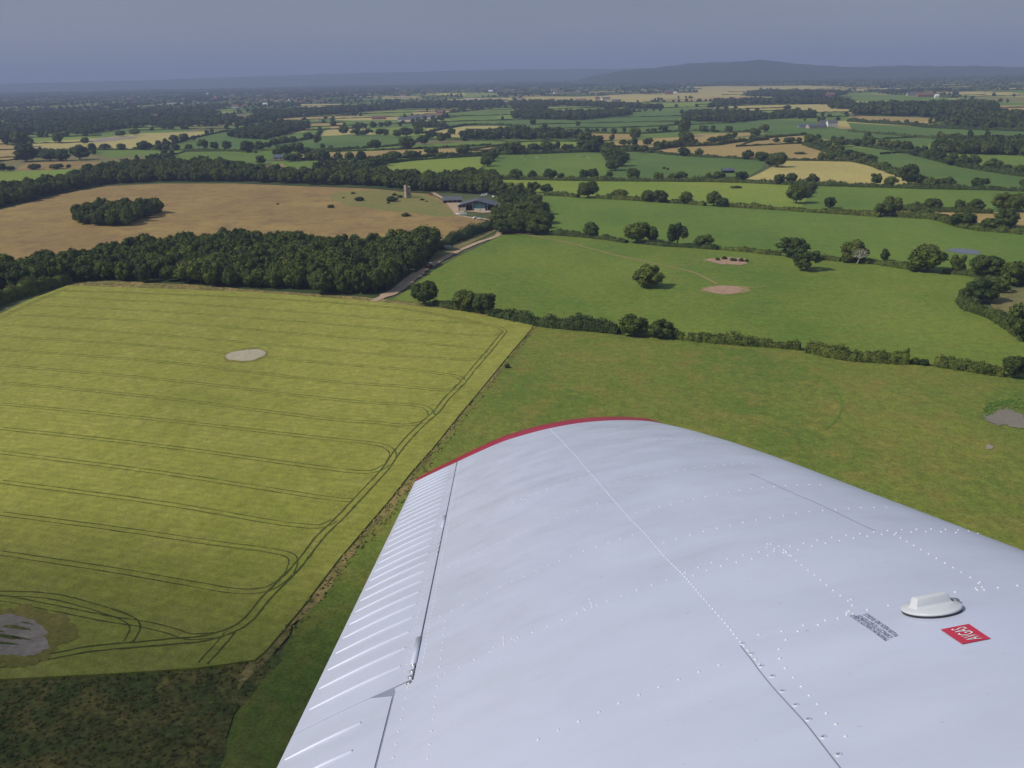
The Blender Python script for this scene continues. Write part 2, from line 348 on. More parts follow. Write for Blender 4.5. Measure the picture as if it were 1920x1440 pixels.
# -- far fields, painted back to front
FAR = [
 ('straw', [(960,184),(1120,180),(1185,176),(1235,177),(1310,175),(1295,163),(1360,161),(1390,163),(1440,165),(1400,172),(1385,180),(1322,182),(1243,187),(1210,192),(1135,194),(1080,189),(975,190)]),
 ('tan', [(1242,189),(1335,182),(1415,180),(1410,185),(1342,190),(1272,191)]),
 ('straw', [(1390,162),(1500,161),(1597,162),(1597,170),(1520,170),(1440,167),(1392,165)]),
 ('straw', [(1606,164),(1690,166),(1690,170),(1606,171)]),
 ('past_light', [(1110,196),(1240,192),(1335,192),(1340,198),(1272,201),(1185,200)]),
 ('past_green', [(1215,203),(1275,202),(1330,201),(1322,207),(1280,210),(1225,208)]),
 ('past_light', [(1025,205),(1080,202),(1145,206),(1145,211),(1025,210)]),
 ('straw', [(1415,184),(1527,184),(1530,190),(1465,191),(1440,188)]),
 ('past_green', [(1565,174),(1780,182),(1780,190),(1690,193),(1570,188)]),
 ('straw', [(1795,172),(1877,171),(1920,176),(1920,181),(1800,179)]),
 ('tan_green', [(1827,181),(1990,184),(1990,192),(1830,191)]),
 ('past_green', [(1850,192),(1990,193),(1990,197),(1862,197)]),
 ('tan', [(1862,198),(1990,197),(1990,211),(1880,212)]),
 ('straw', [(1385,197),(1440,197),(1552,197),(1620,199),(1605,212),(1527,210),(1440,204),(1395,204)]),
 ('tan', [(1590,217),(1715,220),(1780,224),(1690,231),(1650,229),(1595,225)]),
 ('past_dark', [(1190,210),(1277,212),(1275,220),(1260,235),(1292,247),(1197,250),(1135,250),(1100,244),(1037,242),(1087,236),(1135,225)]),
 ('past_dark', [(960,222),(1085,225),(1107,229),(1060,236),(1035,236),(960,230)]),
 ('past_dark', [(1292,229),(1410,232),(1440,224),(1525,229),(1600,247),(1757,261),(1740,272),(1720,275),(1690,264),(1620,260),(1560,264),(1510,254),(1440,258),(1422,246),(1335,248),(1292,245)]),
 ('past_dark', [(1590,230),(1765,240),(1990,247),(1920,251),(1855,255),(1760,260),(1600,247)]),
 ('tan', [(1855,256),(1990,251),(1990,258),(1865,259)]),
 ('tan', [(1105,250),(1180,251),(1192,260),(1130,264),(1107,262)]),
 ('past_green', [(1197,252),(1275,247),(1360,249),(1335,251),(1295,254),(1205,260)]),
 ('tan', [(1130,266),(1210,260),(1272,257),(1310,251),(1400,249),(1440,250),(1385,256),(1335,264),(1285,266),(1225,268),(1175,272),(1145,274)]),
 ('past_light', [(900,263),(1010,264),(1085,267),(1082,274),(960,272),(900,272)]),
 ('straw', [(960,275),(1055,274),(1055,279),(960,281)]),
 ('straw', [(792,250),(870,237),(930,236),(985,239),(1040,247),(1000,253),(960,257),(855,257),(795,255)]),
 ('straw', [(557,195),(647,195),(647,200),(592,202),(570,203)]), ('straw', [(557,224),(597,220),(597,226)]),
 ('straw', [(630,219),(749,217),(749,225),(655,226),(630,225)]), ('yellow', [(815,175),(872,174),(872,179),(815,179)]), ('yellow', [(798,176),(810,176),(810,179),(798,179)]),
 ('straw', [(717,181),(792,180),(792,186),(717,187)]), ('straw', [(837,185),(960,183),(960,191),(837,190)]), ('past_light', [(872,174),(935,176),(930,182),(875,182)]),
 ('past_light', [(675,212),(760,206),(780,206),(770,216),(680,217)]),
 ('past_green', [(840,212),(960,203),(960,210),(930,219),(940,232),(900,234),(845,234)]),
 ('past_green', [(640,228),(680,226),(750,227),(760,236),(735,238),(655,240)]),
 ('past_light', [(687,241),(750,238),(800,240),(800,247),(745,252),(700,250)]),
 ('past_light', [(387,208),(440,204),(480,205),(440,212),(395,213)]), ('olive', [(430,215),(520,209),(570,208),(560,214),(450,222)]),
 ('past_light', [(580,236),(612,235),(620,240),(587,243)]),
 ('past_dark', [(605,255),(675,252),(752,255),(800,262),(750,272),(655,279),(575,280),(507,272),(590,257)]),
 ('past_green', [(480,264),(600,241),(620,240),(587,258),(507,272),(465,277)]),
 ('past_green', [(575,281),(750,273),(905,265),(960,261),(960,273),(855,277),(730,282),(615,286),(572,286)]),
 ('tan', [(562,290),(617,286),(750,281),(930,276),(950,276),(892,287),(755,295),(620,299),(567,298)]),
 ('olive', [(367,240),(425,235),(425,244),(350,247)]), ('olive', [(137,230),(185,228),(185,237),(140,240)]),
 ('past_green', [(165,256),(217,245),(265,240),(285,238),(270,250),(200,260)]),
 ('straw', [(60,267),(175,260),(270,250),(387,246),(412,247),(362,259),(320,270),(250,280),(82,282),(56,276)]),
 ('past_dark', [(307,277),(362,261),(412,250),(462,243),(480,262),(470,280),(437,283),(325,282)]),
 ('past_green', [(175,285),(350,282),(475,286),(480,290),(400,293),(250,292),(205,296)]),
 ('tan', [(-60,255),(0,260),(12,264),(32,280),(28,302),(-60,308)]),
 ('brown', [(25,321),(50,305),(112,303),(195,303),(165,313),(125,320)]),
 ('past_light', [(-60,325),(0,322),(135,317),(160,316),(110,330),(60,338),(-60,348)]),
 ('past_green', [(527,306),(560,302),(665,301),(655,312),(640,321),(560,325),(520,322)]),
 ('tan_green', [(527,320),(560,318),(590,321),(585,327),(520,326)]),
 ('past_light', [(690,322),(730,307),(800,299),(905,293),(925,290),(915,305),(890,322),(850,329),(730,331)]),
 ('past_green', [(915,297),(930,291),(1010,288),(1125,285),(1140,312),(1135,333),(1000,335),(900,334)]),
 ('past_dark', [(1167,284),(1220,287),(1270,292),(1385,298),(1435,301),(1430,315),(1405,330),(1322,333),(1235,334),(1135,334),(1140,312)]),
 ('tan', [(1217,280),(1255,276),(1350,272),(1385,266),(1440,267),(1507,271),(1550,285),(1592,302),(1515,301),(1470,299),(1382,297),(1320,292),(1240,284)]),
 ('straw', [(1430,322),(1468,301),(1592,303),(1622,309),(1685,328),(1752,347),(1660,346),(1530,342),(1400,336)]),
 ('past_dark', [(1582,275),(1652,280),(1777,307),(1830,318),(1990,340),(1990,360),(1745,353),(1690,332),(1640,315),(1600,300),(1562,284)]),
 ('past_green', [(1750,284),(1990,296),(1990,335),(1830,313),(1775,300)]),
 # mid band
 ('past_light', [(925,337),(1110,339),(1300,341),(1435,344),(1528,347),(1512,372),(1500,394),(1440,391),(1322,385),(1197,376),(1110,371),(1030,366),(925,352)]),
 ('past_green', [(1528,347),(1745,354),(1860,355),(1866,398),(1801,397),(1679,393),(1645,404),(1500,394),(1512,372)]),
 ('past_dark', [(1860,355),(1990,360),(1990,400),(1862,399)]),
 ('tan', [(1679,395),(1801,399),(1990,396),(1990,430),(1893,423),(1829,417),(1773,406),(1695,403)]),
]
far_names = {'straw': 'barley_field', 'tan': 'wheat_field', 'yellow': 'rape_field', 'brown': 'meadow', 'tan_green': 'meadow', 'olive': 'meadow'}
for m_, p_ in FAR: field(far_names.get(m_, 'pasture'), m_, p_)
field('pasture', 'past_green', [(1000,368),(1030,367),(1110,372),(1197,377),(1322,386),(1440,393),(1645,407),(1745,411),(1829,432),(1990,445),(1990,535),(1829,520),(1768,513),(1684,503),(1618,494),(1565,490),(1440,478),(1305,465),(1175,456),(1097,446),(1030,441),(960,437),(955,400)])
field('pasture', 'past_lone', [(735,562),(770,540),(812,508),(860,480),(900,462),(940,440),(1030,441),(1097,446),(1175,456),(1305,465),(1440,478),(1565,490),(1618,494),(1684,503),(1768,513),(1829,520),(1806,550),(1808,575),(1840,588),(1890,614),(1930,642),(1990,680),(1990,712),(1879,706),(1751,685),(1707,682),(1595,675),(1507,657),(1440,650),(1360,645),(1267,635),(1185,629),(1145,625),(1067,616),(1000,609),(925,592),(860,580),(800,570)])
field('pasture', 'olive', [(1857,570),(1868,548),(1920,539),(1990,535),(1990,660),(1930,640),(1890,612)])
field('pasture', 'past_wing', [(1000,611),(1067,617),(1145,626),(1185,630),(1267,636),(1360,646),(1440,651),(1507,658),(1595,676),(1707,683),(1751,686),(1879,707),(1990,713),(2150,730),(2400,2200),(420,2200),(400,1470),(440,1340),(520,1240),(567,1150),(633,1062),(734,940),(800,865),(870,774),(930,700)])
field('meadow', 'meadow', [(-300,1290),(0,1273),(213,1262),(367,1252),(477,1237),(500,1217),(530,1240),(440,1340),(400,1470),(420,2200),(-700,2200)], rough=.8)
field('meadow', 'brown', [(-200,500),(-200,420),(0,392),(60,377),(130,361),(200,349),(300,344),(440,343),(560,349),(700,354),(765,361),(812,366),(840,385),(862,402),(905,413),(915,421),(890,432),(850,445),(815,470),(740,500),(400,500),(100,520),(0,520)], 2)
field('meadow', 'tan_green', [(620,365),(700,357),(765,363),(810,369),(835,388),(855,403),(840,408),(780,402),(700,392),(640,382)], 3, rough=3)
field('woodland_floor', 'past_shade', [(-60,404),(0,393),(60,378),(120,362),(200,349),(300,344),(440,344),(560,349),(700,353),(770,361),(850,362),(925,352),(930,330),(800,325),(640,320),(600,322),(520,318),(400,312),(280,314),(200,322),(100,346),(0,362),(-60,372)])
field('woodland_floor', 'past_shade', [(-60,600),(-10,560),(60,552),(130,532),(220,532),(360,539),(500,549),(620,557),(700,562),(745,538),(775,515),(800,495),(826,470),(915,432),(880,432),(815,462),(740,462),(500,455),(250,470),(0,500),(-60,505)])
field('crop_margin', 'roughstrip', [(120,530),(220,528),(360,535),(500,546),(620,554),(700,560),(800,571),(1000,606),(1003,612),(860,586),(700,568),(500,553),(360,545),(130,540)], rough=.6)
field('crop_margin', 'roughstrip', [(1000,606),(1006,612),(960,668),(919,720),(872,775),(818,849),(753,935),(645,1062),(583,1143),(513,1228),(488,1258),(445,1300),(455,1262),(470,1240),(500,1210),(560,1135),(630,1050),(733,930),(768,887),(812,838),(863,774),(911,717),(960,660)], rough=1.1)
field('ditch_margin', 'olive', [(820,466),(850,450),(890,437),(925,424),(930,433),(900,448),(860,466),(820,492),(800,498)])
MT['thin_crop'] = field_mat('thin_crop', (0.17, 0.165, 0.032), (0.22, 0.19, 0.045), (0.12, 0.125, 0.03), 0.05, 0.2, 1.2, 0.5, 0.3)
CROPZ = 0.68
crop_px = [(126,535),(300,541),(500,549),(700,565),(860,582),(1000,609),(996,617),(955,664),(911,718),(864,774),(811,840),(769,887),(734,932),(633,1050),(567,1137),(500,1217),(477,1237),(367,1252),(213,1262),(0,1273),(-250,1290),(-500,900),(-300,760),(-100,634),(0,589),(52,563)]
crop = poly_sheet('barley_field', crop_px, CROPZ, MT['crop'], skirt=0.05); tag(crop, kind='structure')
FIELDS_PX.append(crop_px)

def ribbon_mesh(name, wp, width, z, mat, jitter=0.0, parent=None, off=0.0):
    """wp: world xy polyline; width number or list"""
    P = np.array(wp, float); n = len(P)
    T = np.gradient(P, axis=0); T /= np.linalg.norm(T, axis=1)[:, None] + 1e-9
    Nn = np.stack([-T[:, 1], T[:, 0]], 1)
    W = np.full(n, width) if np.isscalar(width) else np.array(width, float)
    j = rng.normal(0, 1, (n, 2)) * jitter
    A = P + Nn * (off + W / 2 + j[:, 0])[:, None]; B = P + Nn * (off - W / 2 + j[:, 1])[:, None]
    V = np.zeros((2 * n, 3)); V[0::2, :2] = A; V[1::2, :2] = B; V[:, 2] = z
    k = np.arange(n - 1) * 2
    Q = np.stack([k, k + 1, k + 3, k + 2], 1)
    o = link(name, qmesh(name, V, [Q], [mat]), parent)
    return o
def wpath(px, z=0.0, step=4.0):
    W = [ground(x, y, z) for x, y in px]
    S = smooth_poly(W, 8, closed=False)
    out = [S[0]]
    for p in S[1:]:
        d = math.dist(p, out[-1])
        if d > step:
            m = int(d // step)
            a = out[-1]
            for i in range(1, m + 1): out.append((a[0] + (p[0] - a[0]) * i / m, a[1] + (p[1] - a[1]) * i / m))
        elif d > step * 0.45: out.append(p)
    return out
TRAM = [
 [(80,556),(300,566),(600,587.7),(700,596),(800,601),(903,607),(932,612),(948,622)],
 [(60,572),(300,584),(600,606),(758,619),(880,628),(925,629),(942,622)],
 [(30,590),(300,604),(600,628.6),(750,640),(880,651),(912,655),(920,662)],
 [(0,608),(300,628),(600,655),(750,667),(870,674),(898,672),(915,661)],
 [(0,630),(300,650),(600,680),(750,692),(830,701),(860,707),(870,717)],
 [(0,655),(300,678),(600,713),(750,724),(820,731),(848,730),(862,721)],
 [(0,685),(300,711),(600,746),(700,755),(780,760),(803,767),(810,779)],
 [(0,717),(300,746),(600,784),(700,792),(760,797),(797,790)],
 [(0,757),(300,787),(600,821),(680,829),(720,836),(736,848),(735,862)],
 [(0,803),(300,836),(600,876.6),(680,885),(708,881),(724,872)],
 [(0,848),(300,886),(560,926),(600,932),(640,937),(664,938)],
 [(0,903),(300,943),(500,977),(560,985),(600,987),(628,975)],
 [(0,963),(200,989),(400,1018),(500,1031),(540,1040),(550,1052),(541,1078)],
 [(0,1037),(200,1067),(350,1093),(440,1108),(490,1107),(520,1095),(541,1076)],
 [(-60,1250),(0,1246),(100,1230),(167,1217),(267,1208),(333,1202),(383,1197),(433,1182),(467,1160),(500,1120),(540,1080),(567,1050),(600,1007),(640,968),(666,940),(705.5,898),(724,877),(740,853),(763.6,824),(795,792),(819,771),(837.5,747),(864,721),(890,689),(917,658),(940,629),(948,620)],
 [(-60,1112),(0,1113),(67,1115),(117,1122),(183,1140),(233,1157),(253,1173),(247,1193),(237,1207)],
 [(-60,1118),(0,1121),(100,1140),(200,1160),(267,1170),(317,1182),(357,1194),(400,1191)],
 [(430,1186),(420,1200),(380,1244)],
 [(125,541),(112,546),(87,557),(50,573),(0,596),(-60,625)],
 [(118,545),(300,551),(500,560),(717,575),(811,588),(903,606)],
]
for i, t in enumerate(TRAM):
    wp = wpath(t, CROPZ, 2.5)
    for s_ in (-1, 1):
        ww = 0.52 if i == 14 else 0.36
        ribbon_mesh('wheel_track_shade', wp, ww * (0.8 + 0.4 * rng.random(len(wp))), CROPZ + 0.02 + 0.002 * i + 0.001 * s_, MT['wheel'], 0.06, crop, off=s_ * 1.05)

def patch(name, mat, cx, cy, rx, ry, z, n=96, irr=0.12, rot=0.0):
    ph = rng.random(6) * 6.28
    pts = []
    for k in range(n):
        a = 2 * math.pi * k / n
        r = 1 + irr * (math.sin(2 * a + ph[0]) * 0.4 + math.sin(3 * a + ph[1]) * 0.4 + math.sin(5 * a + ph[2]) * 0.3 + math.sin(9 * a + ph[3]) * 0.2 + math.sin(17 * a + ph[4]) * 0.16 + random.gauss(0, .14))
        x, y = rx * r * math.cos(a), ry * r * math.sin(a)
        pts.append((cx + x * math.cos(rot) - y * math.sin(rot), cy + x * math.sin(rot) + y * math.cos(rot)))
    o = poly_sheet(name, pts, z, MT[mat]); tag(o, kind='structure'); return o
patch('crop_gap', 'thin_crop', 461, 666, 43, 13, CROPZ + 0.07, irr=0.1, rot=-0.12)
patch('bare_patch', 'palemud', 461, 665.5, 38, 10, CROPZ + 0.08, irr=0.12, rot=-0.12)
patch('crop_gap', 'thin_crop', 25, 1190, 105, 60, CROPZ + 0.07, irr=0.2)
patch('dry_pond', 'greymud', 18, 1192, 76, 37, CROPZ + 0.08, irr=0.14)
for (x, y, w, h, r) in ((30,1176,30,5,0.15),(5,1192,35,6,0.2),(40,1196,18,3,0.2),(10,1206,24,4,0.1),(50,1168,14,2,0.2),(-10,1182,20,4,0.1)):
    patch('mud_rut', 'meadow', x, y, w, h * 0.6, CROPZ + 0.09, 16, 0.3, r)
patch('bare_patch', 'mud', 1358, 543, 37, 7, 0.42, irr=0.15)
patch('bare_patch', 'wornpath', 1362, 543.5, 44, 8.5, 0.41, irr=0.2)
patch('bare_patch', 'mud', 1366, 489, 40, 6.5, 0.42, irr=0.25)
patch('pond', 'water', 1808, 471, 33, 4.6, 0.42, irr=0.15, rot=0.09)
patch('muddy_pond', 'mudwater', 1888, 784, 38, 17, 0.44, irr=0.3, rot=0.05)
patch('bare_patch', 'greymud', 1855, 838, 8, 4, 0.42, irr=0.2)
patch('pond', 'greymud', 210, 261, 48, 3.0, 0.5, irr=0.2, rot=-0.08)

# farm track, yard, worn paths
trk = wpath([(700,566),(742,546),(770,524),(790,510),(807,500),(827,488),(857,473),(890,458),(923,447),(937,438),(934,423),(915,413),(873,407),(857,401),(852,390),(840,378),(826,370),(812,362)], 0, 4)
nT = len(trk); tw = []
for i, p in enumerate(trk):
    px_, py_ = project(p[0], p[1])
    tw.append(4.2 + (3.2 if py_ > 512 and py_ < 556 else 0))
o = ribbon_mesh('farm_track', trk, tw, 0.47, MT['track'], 0.25); tag(o, kind='structure')
o = poly_sheet('farm_yard', [(833,377),(845,379),(863,380),(905,383),(925,386),(930,398),(905,399),(870,396),(866,405),(852,400),(846,392)], 0.46, MT['track']); tag(o, kind='structure')
o = poly_sheet('farm_yard', [(518,310),(530,306),(540,318),(560,325),(520,327),(500,324)], 0.46, MT['wornpath']); tag(o, kind='structure')
for pth, w_ in (([(940,438),(985,441),(1060,455),(1100,465),(1170,483),(1250,500),(1300,512),(1345,534)], 2.1), ([(1245,499),(1270,498),(1310,495)], 1.0), ([(1385,541),(1420,540),(1440,536)], 1.2), ([(943,436),(990,439),(1030,441)], 2.4),
                ([(1500,690),(1545,712),(1572,742),(1576,775),(1545,810)], 0.8)):
    o = ribbon_mesh('worn_path', wpath(pth, 0, 4), w_, 0.41 + 0.01 * w_, MT['wornpath'] if w_ > .9 else MT['past_green'], 0.15); tag(o, kind='structure')

# ------------------------------------------------------------------ far hills
def ridge(name, prof, D, back, mat, basef=0.7):
    """prof: (px, py_top) of the crest; D: distance of the crest line"""
    xs = np.arange(prof[0][0], prof[-1][0] + 1, 12.0)
    ys = np.interp(xs, [p[0] for p in prof], [p[1] for p in prof])
    rows = 9; V = []
    for i, (x, y) in enumerate(zip(xs, ys)):
        r = ray(x, y); t = D / r[1]; top = CAM + r * t
        zt = max(1.0, top[2] + 3 * math.sin(i * 1.7) + 2 * math.sin(i * 0.6 + 1))
        for k in range(rows):
            u = k / (rows - 1)
            if u < 0.75:
                a = u / 0.75; yy = D * basef + (D - D * basef) * a; zz = zt * (0.5 - 0.5 * math.cos(math.pi * a)) * (1 + 0.06 * math.sin(i * 0.35 + k))
            else:
                a = (u - 0.75) / 0.25; yy = D + back * a; zz = zt * (1 - a)
            V.append((top[0] * yy / D, yy, zz - 0.5))
    n = len(xs)
    Q = [(i * rows + k, (i + 1) * rows + k, (i + 1) * rows + k + 1, i * rows + k + 1) for i in range(n - 1) for k in range(rows - 1)]
    me = mesh(name, V, Q, [mat], True); o = link(name, me); tag(o, kind='structure'); return o
ridge('hills', [(1060,158),(1110,142),(1160,133),(1190,130),(1220,128),(1250,124),(1290,119),(1340,117),(1385,115),(1420,112),(1440,113),(1470,117),(1520,121),(1560,124),(1600,126),(1640,124),(1700,123),(1800,124),(1860,124),(1920,126),(2050,128),(2250,132)], 10500, 3000, MT['hillwood'], 0.80)
ridge('far_ridge', [(-300,166),(-100,162),(0,157),(150,154),(320,149),(480,143),(640,138),(800,134),(960,130),(1100,129),(1300,127),(1500,122)], 17000, 3000, MT['hillwood'], 0.8)

# ------------------------------------------------------------------ foliage meshes
I1v, I1f = ico(1); I2v, I2f = ico(2)
def leaf_quads(P, Nrm, size, r):
    n = len(P)
    a = r.normal(0, 1, (n, 3)); t = np.cross(Nrm, a); t /= np.linalg.norm(t, axis=1)[:, None] + 1e-9
    b = np.cross(Nrm, t); b /= np.linalg.norm(b, axis=1)[:, None] + 1e-9
    s = (size * (0.6 + 0.8 * r.random(n)))[:, None]
    q = np.stack([P - t * s - b * s * 0.7, P + t * s * 0.8 - b * s * 0.9, P + t * s + b * s * 0.8, P - t * s * 0.7 + b * s], 1)
    return q.reshape(-1, 3), np.arange(n * 4).reshape(-1, 4)
def crown_mesh(name, seed, nblob, nq, size, mat, flat=0.78, core=2, z0=0.22, lobes=1.0, gap=0.0):
    r = np.random.default_rng(seed)
    C = []
    while len(C) < nblob:
        p = r.uniform(-1, 1, 3)
        if np.linalg.norm(p) < 1 and (p[2] > -0.75): C.append(p)
    C = np.array(C); nrm = np.linalg.norm(C, axis=1)[:, None]
    C = C / nrm * (nrm ** 0.45)
    R = r.uniform(0.115, 0.19, nblob) * lobes
    C[:, 0] *= 0.5 - R; C[:, 1] *= 0.5 - R; C[:, 2] = C[:, 2] * (flat / 2 - R * 0.7)
    C[:, 2] += z0 + flat / 2
    # leaf clumps on the blobs
    bi = r.choice(nblob, nq * 2, p=R ** 2 / (R ** 2).sum()); D = r.normal(0, 1, (nq * 2, 3)); D[:, 2] += 0.35
    D /= np.linalg.norm(D, axis=1)[:, None]
    P = C[bi] + D * (R[bi] * (r.uniform(0.84, 1.12, nq * 2) + (r.random(nq * 2) < .16) * r.uniform(0, .32, nq * 2)))[:, None]
    dist = np.linalg.norm(P[:, None, :] - C[None], axis=2) / R[None]
    dist[np.arange(len(P)), bi] = 9
    keep = dist.min(1) > 0.72
    P, D = P[keep][:nq], D[keep][:nq]
    Nn = D + r.normal(0, 0.45, D.shape); Nn /= np.linalg.norm(Nn, axis=1)[:, None]
    V1, Q1 = leaf_quads(P, Nn, size, r)
    iv, if_ = (I2v, I2f) if core == 2 else (I1v, I1f)
    sel = range(nblob) if gap == 0 else range(int(nblob * (1 - gap)))
    V2 = np.concatenate([C[i] + iv * R[i] * 0.86 * (1 + r.normal(0, 0.07, (len(iv), 1))) for i in sel])
    Q2 = np.concatenate([if_ + k * len(iv) for k, i in enumerate(sel)])
    return qmesh(name, np.concatenate([V1, V2]), [Q1, Q2 + len(V1)], [mat])
def trunk_mesh(name, seed, mat, h=0.62, rad=0.03):
    r = random.Random(seed); parts = []
    def limb(p0, p1, r0, r1, n=6):
        d = Vector(p1) - Vector(p0); q = d.to_track_quat('Z', 'Y'); v = []
        for (p, rr) in ((p0, r0), (p1, r1)):
            for k in range(n):
                a = 2 * math.pi * k / n; v.append(tuple(Vector(p) + q @ Vector((math.cos(a) * rr, math.sin(a) * rr, 0))))
        f = [(k, (k + 1) % n, n + (k + 1) % n, n + k) for k in range(n)] + [tuple(range(n))[::-1], tuple(range(n, 2 * n))]
        parts.append((v, f))
    k1 = (r.uniform(-.02, .02), r.uniform(-.02, .02), h * 0.45)
    limb((0, 0, -0.02), k1, rad * 1.25, rad); limb(k1, (k1[0] * 2, k1[1] * 2, h), rad, rad * 0.5)
    for i in range(6):
        a = i * 1.05 + r.uniform(-.3, .3); z = h * r.uniform(0.42, 0.8)
        m_ = (math.cos(a) * 0.15, math.sin(a) * 0.15, z + 0.09)
        limb((k1[0], k1[1], z), m_, rad * 0.5, rad * 0.32)
        limb(m_, (math.cos(a + .25) * 0.33, math.sin(a + .25) * 0.33, z + 0.17), rad * 0.32, rad * 0.12)
    v, f = join(parts); return mesh(name, v, f, [mat])
CROWN = [crown_mesh('crown', 100 + i, [30, 24, 34, 28, 20, 32, 26, 22][i], 2300, 0.024, MT['leaf'], flat=[.74, .82, .68, .9, .78, .72, .86, .8][i], z0=[.09, .06, .13, .05, .08, .14, .05, .07][i], lobes=[1, 1.05, .95, .9, 1.1, 1, .95, .85][i]) for i in range(8)]
BUSH = [crown_mesh('crown', 200 + i, 22, 1100, 0.030, MT['leaf_hedge'], flat=0.8, z0=0.0, lobes=1.05) for i in range(3)]
FARC = [crown_mesh('crown', 300 + i, 14, 220, 0.055, MT['leaf_far'], flat=[.76, .84, .72, .9][i], z0=.05, core=1, lobes=1.25) for i in range(4)]
TRUNK = [trunk_mesh('trunk', 400 + i, MT['bark']) for i in range(3)]
crown_h = lambda me: max(v.co.z for v in me.vertices)
for me in CROWN + BUSH + FARC: me['h'] = crown_h(me)

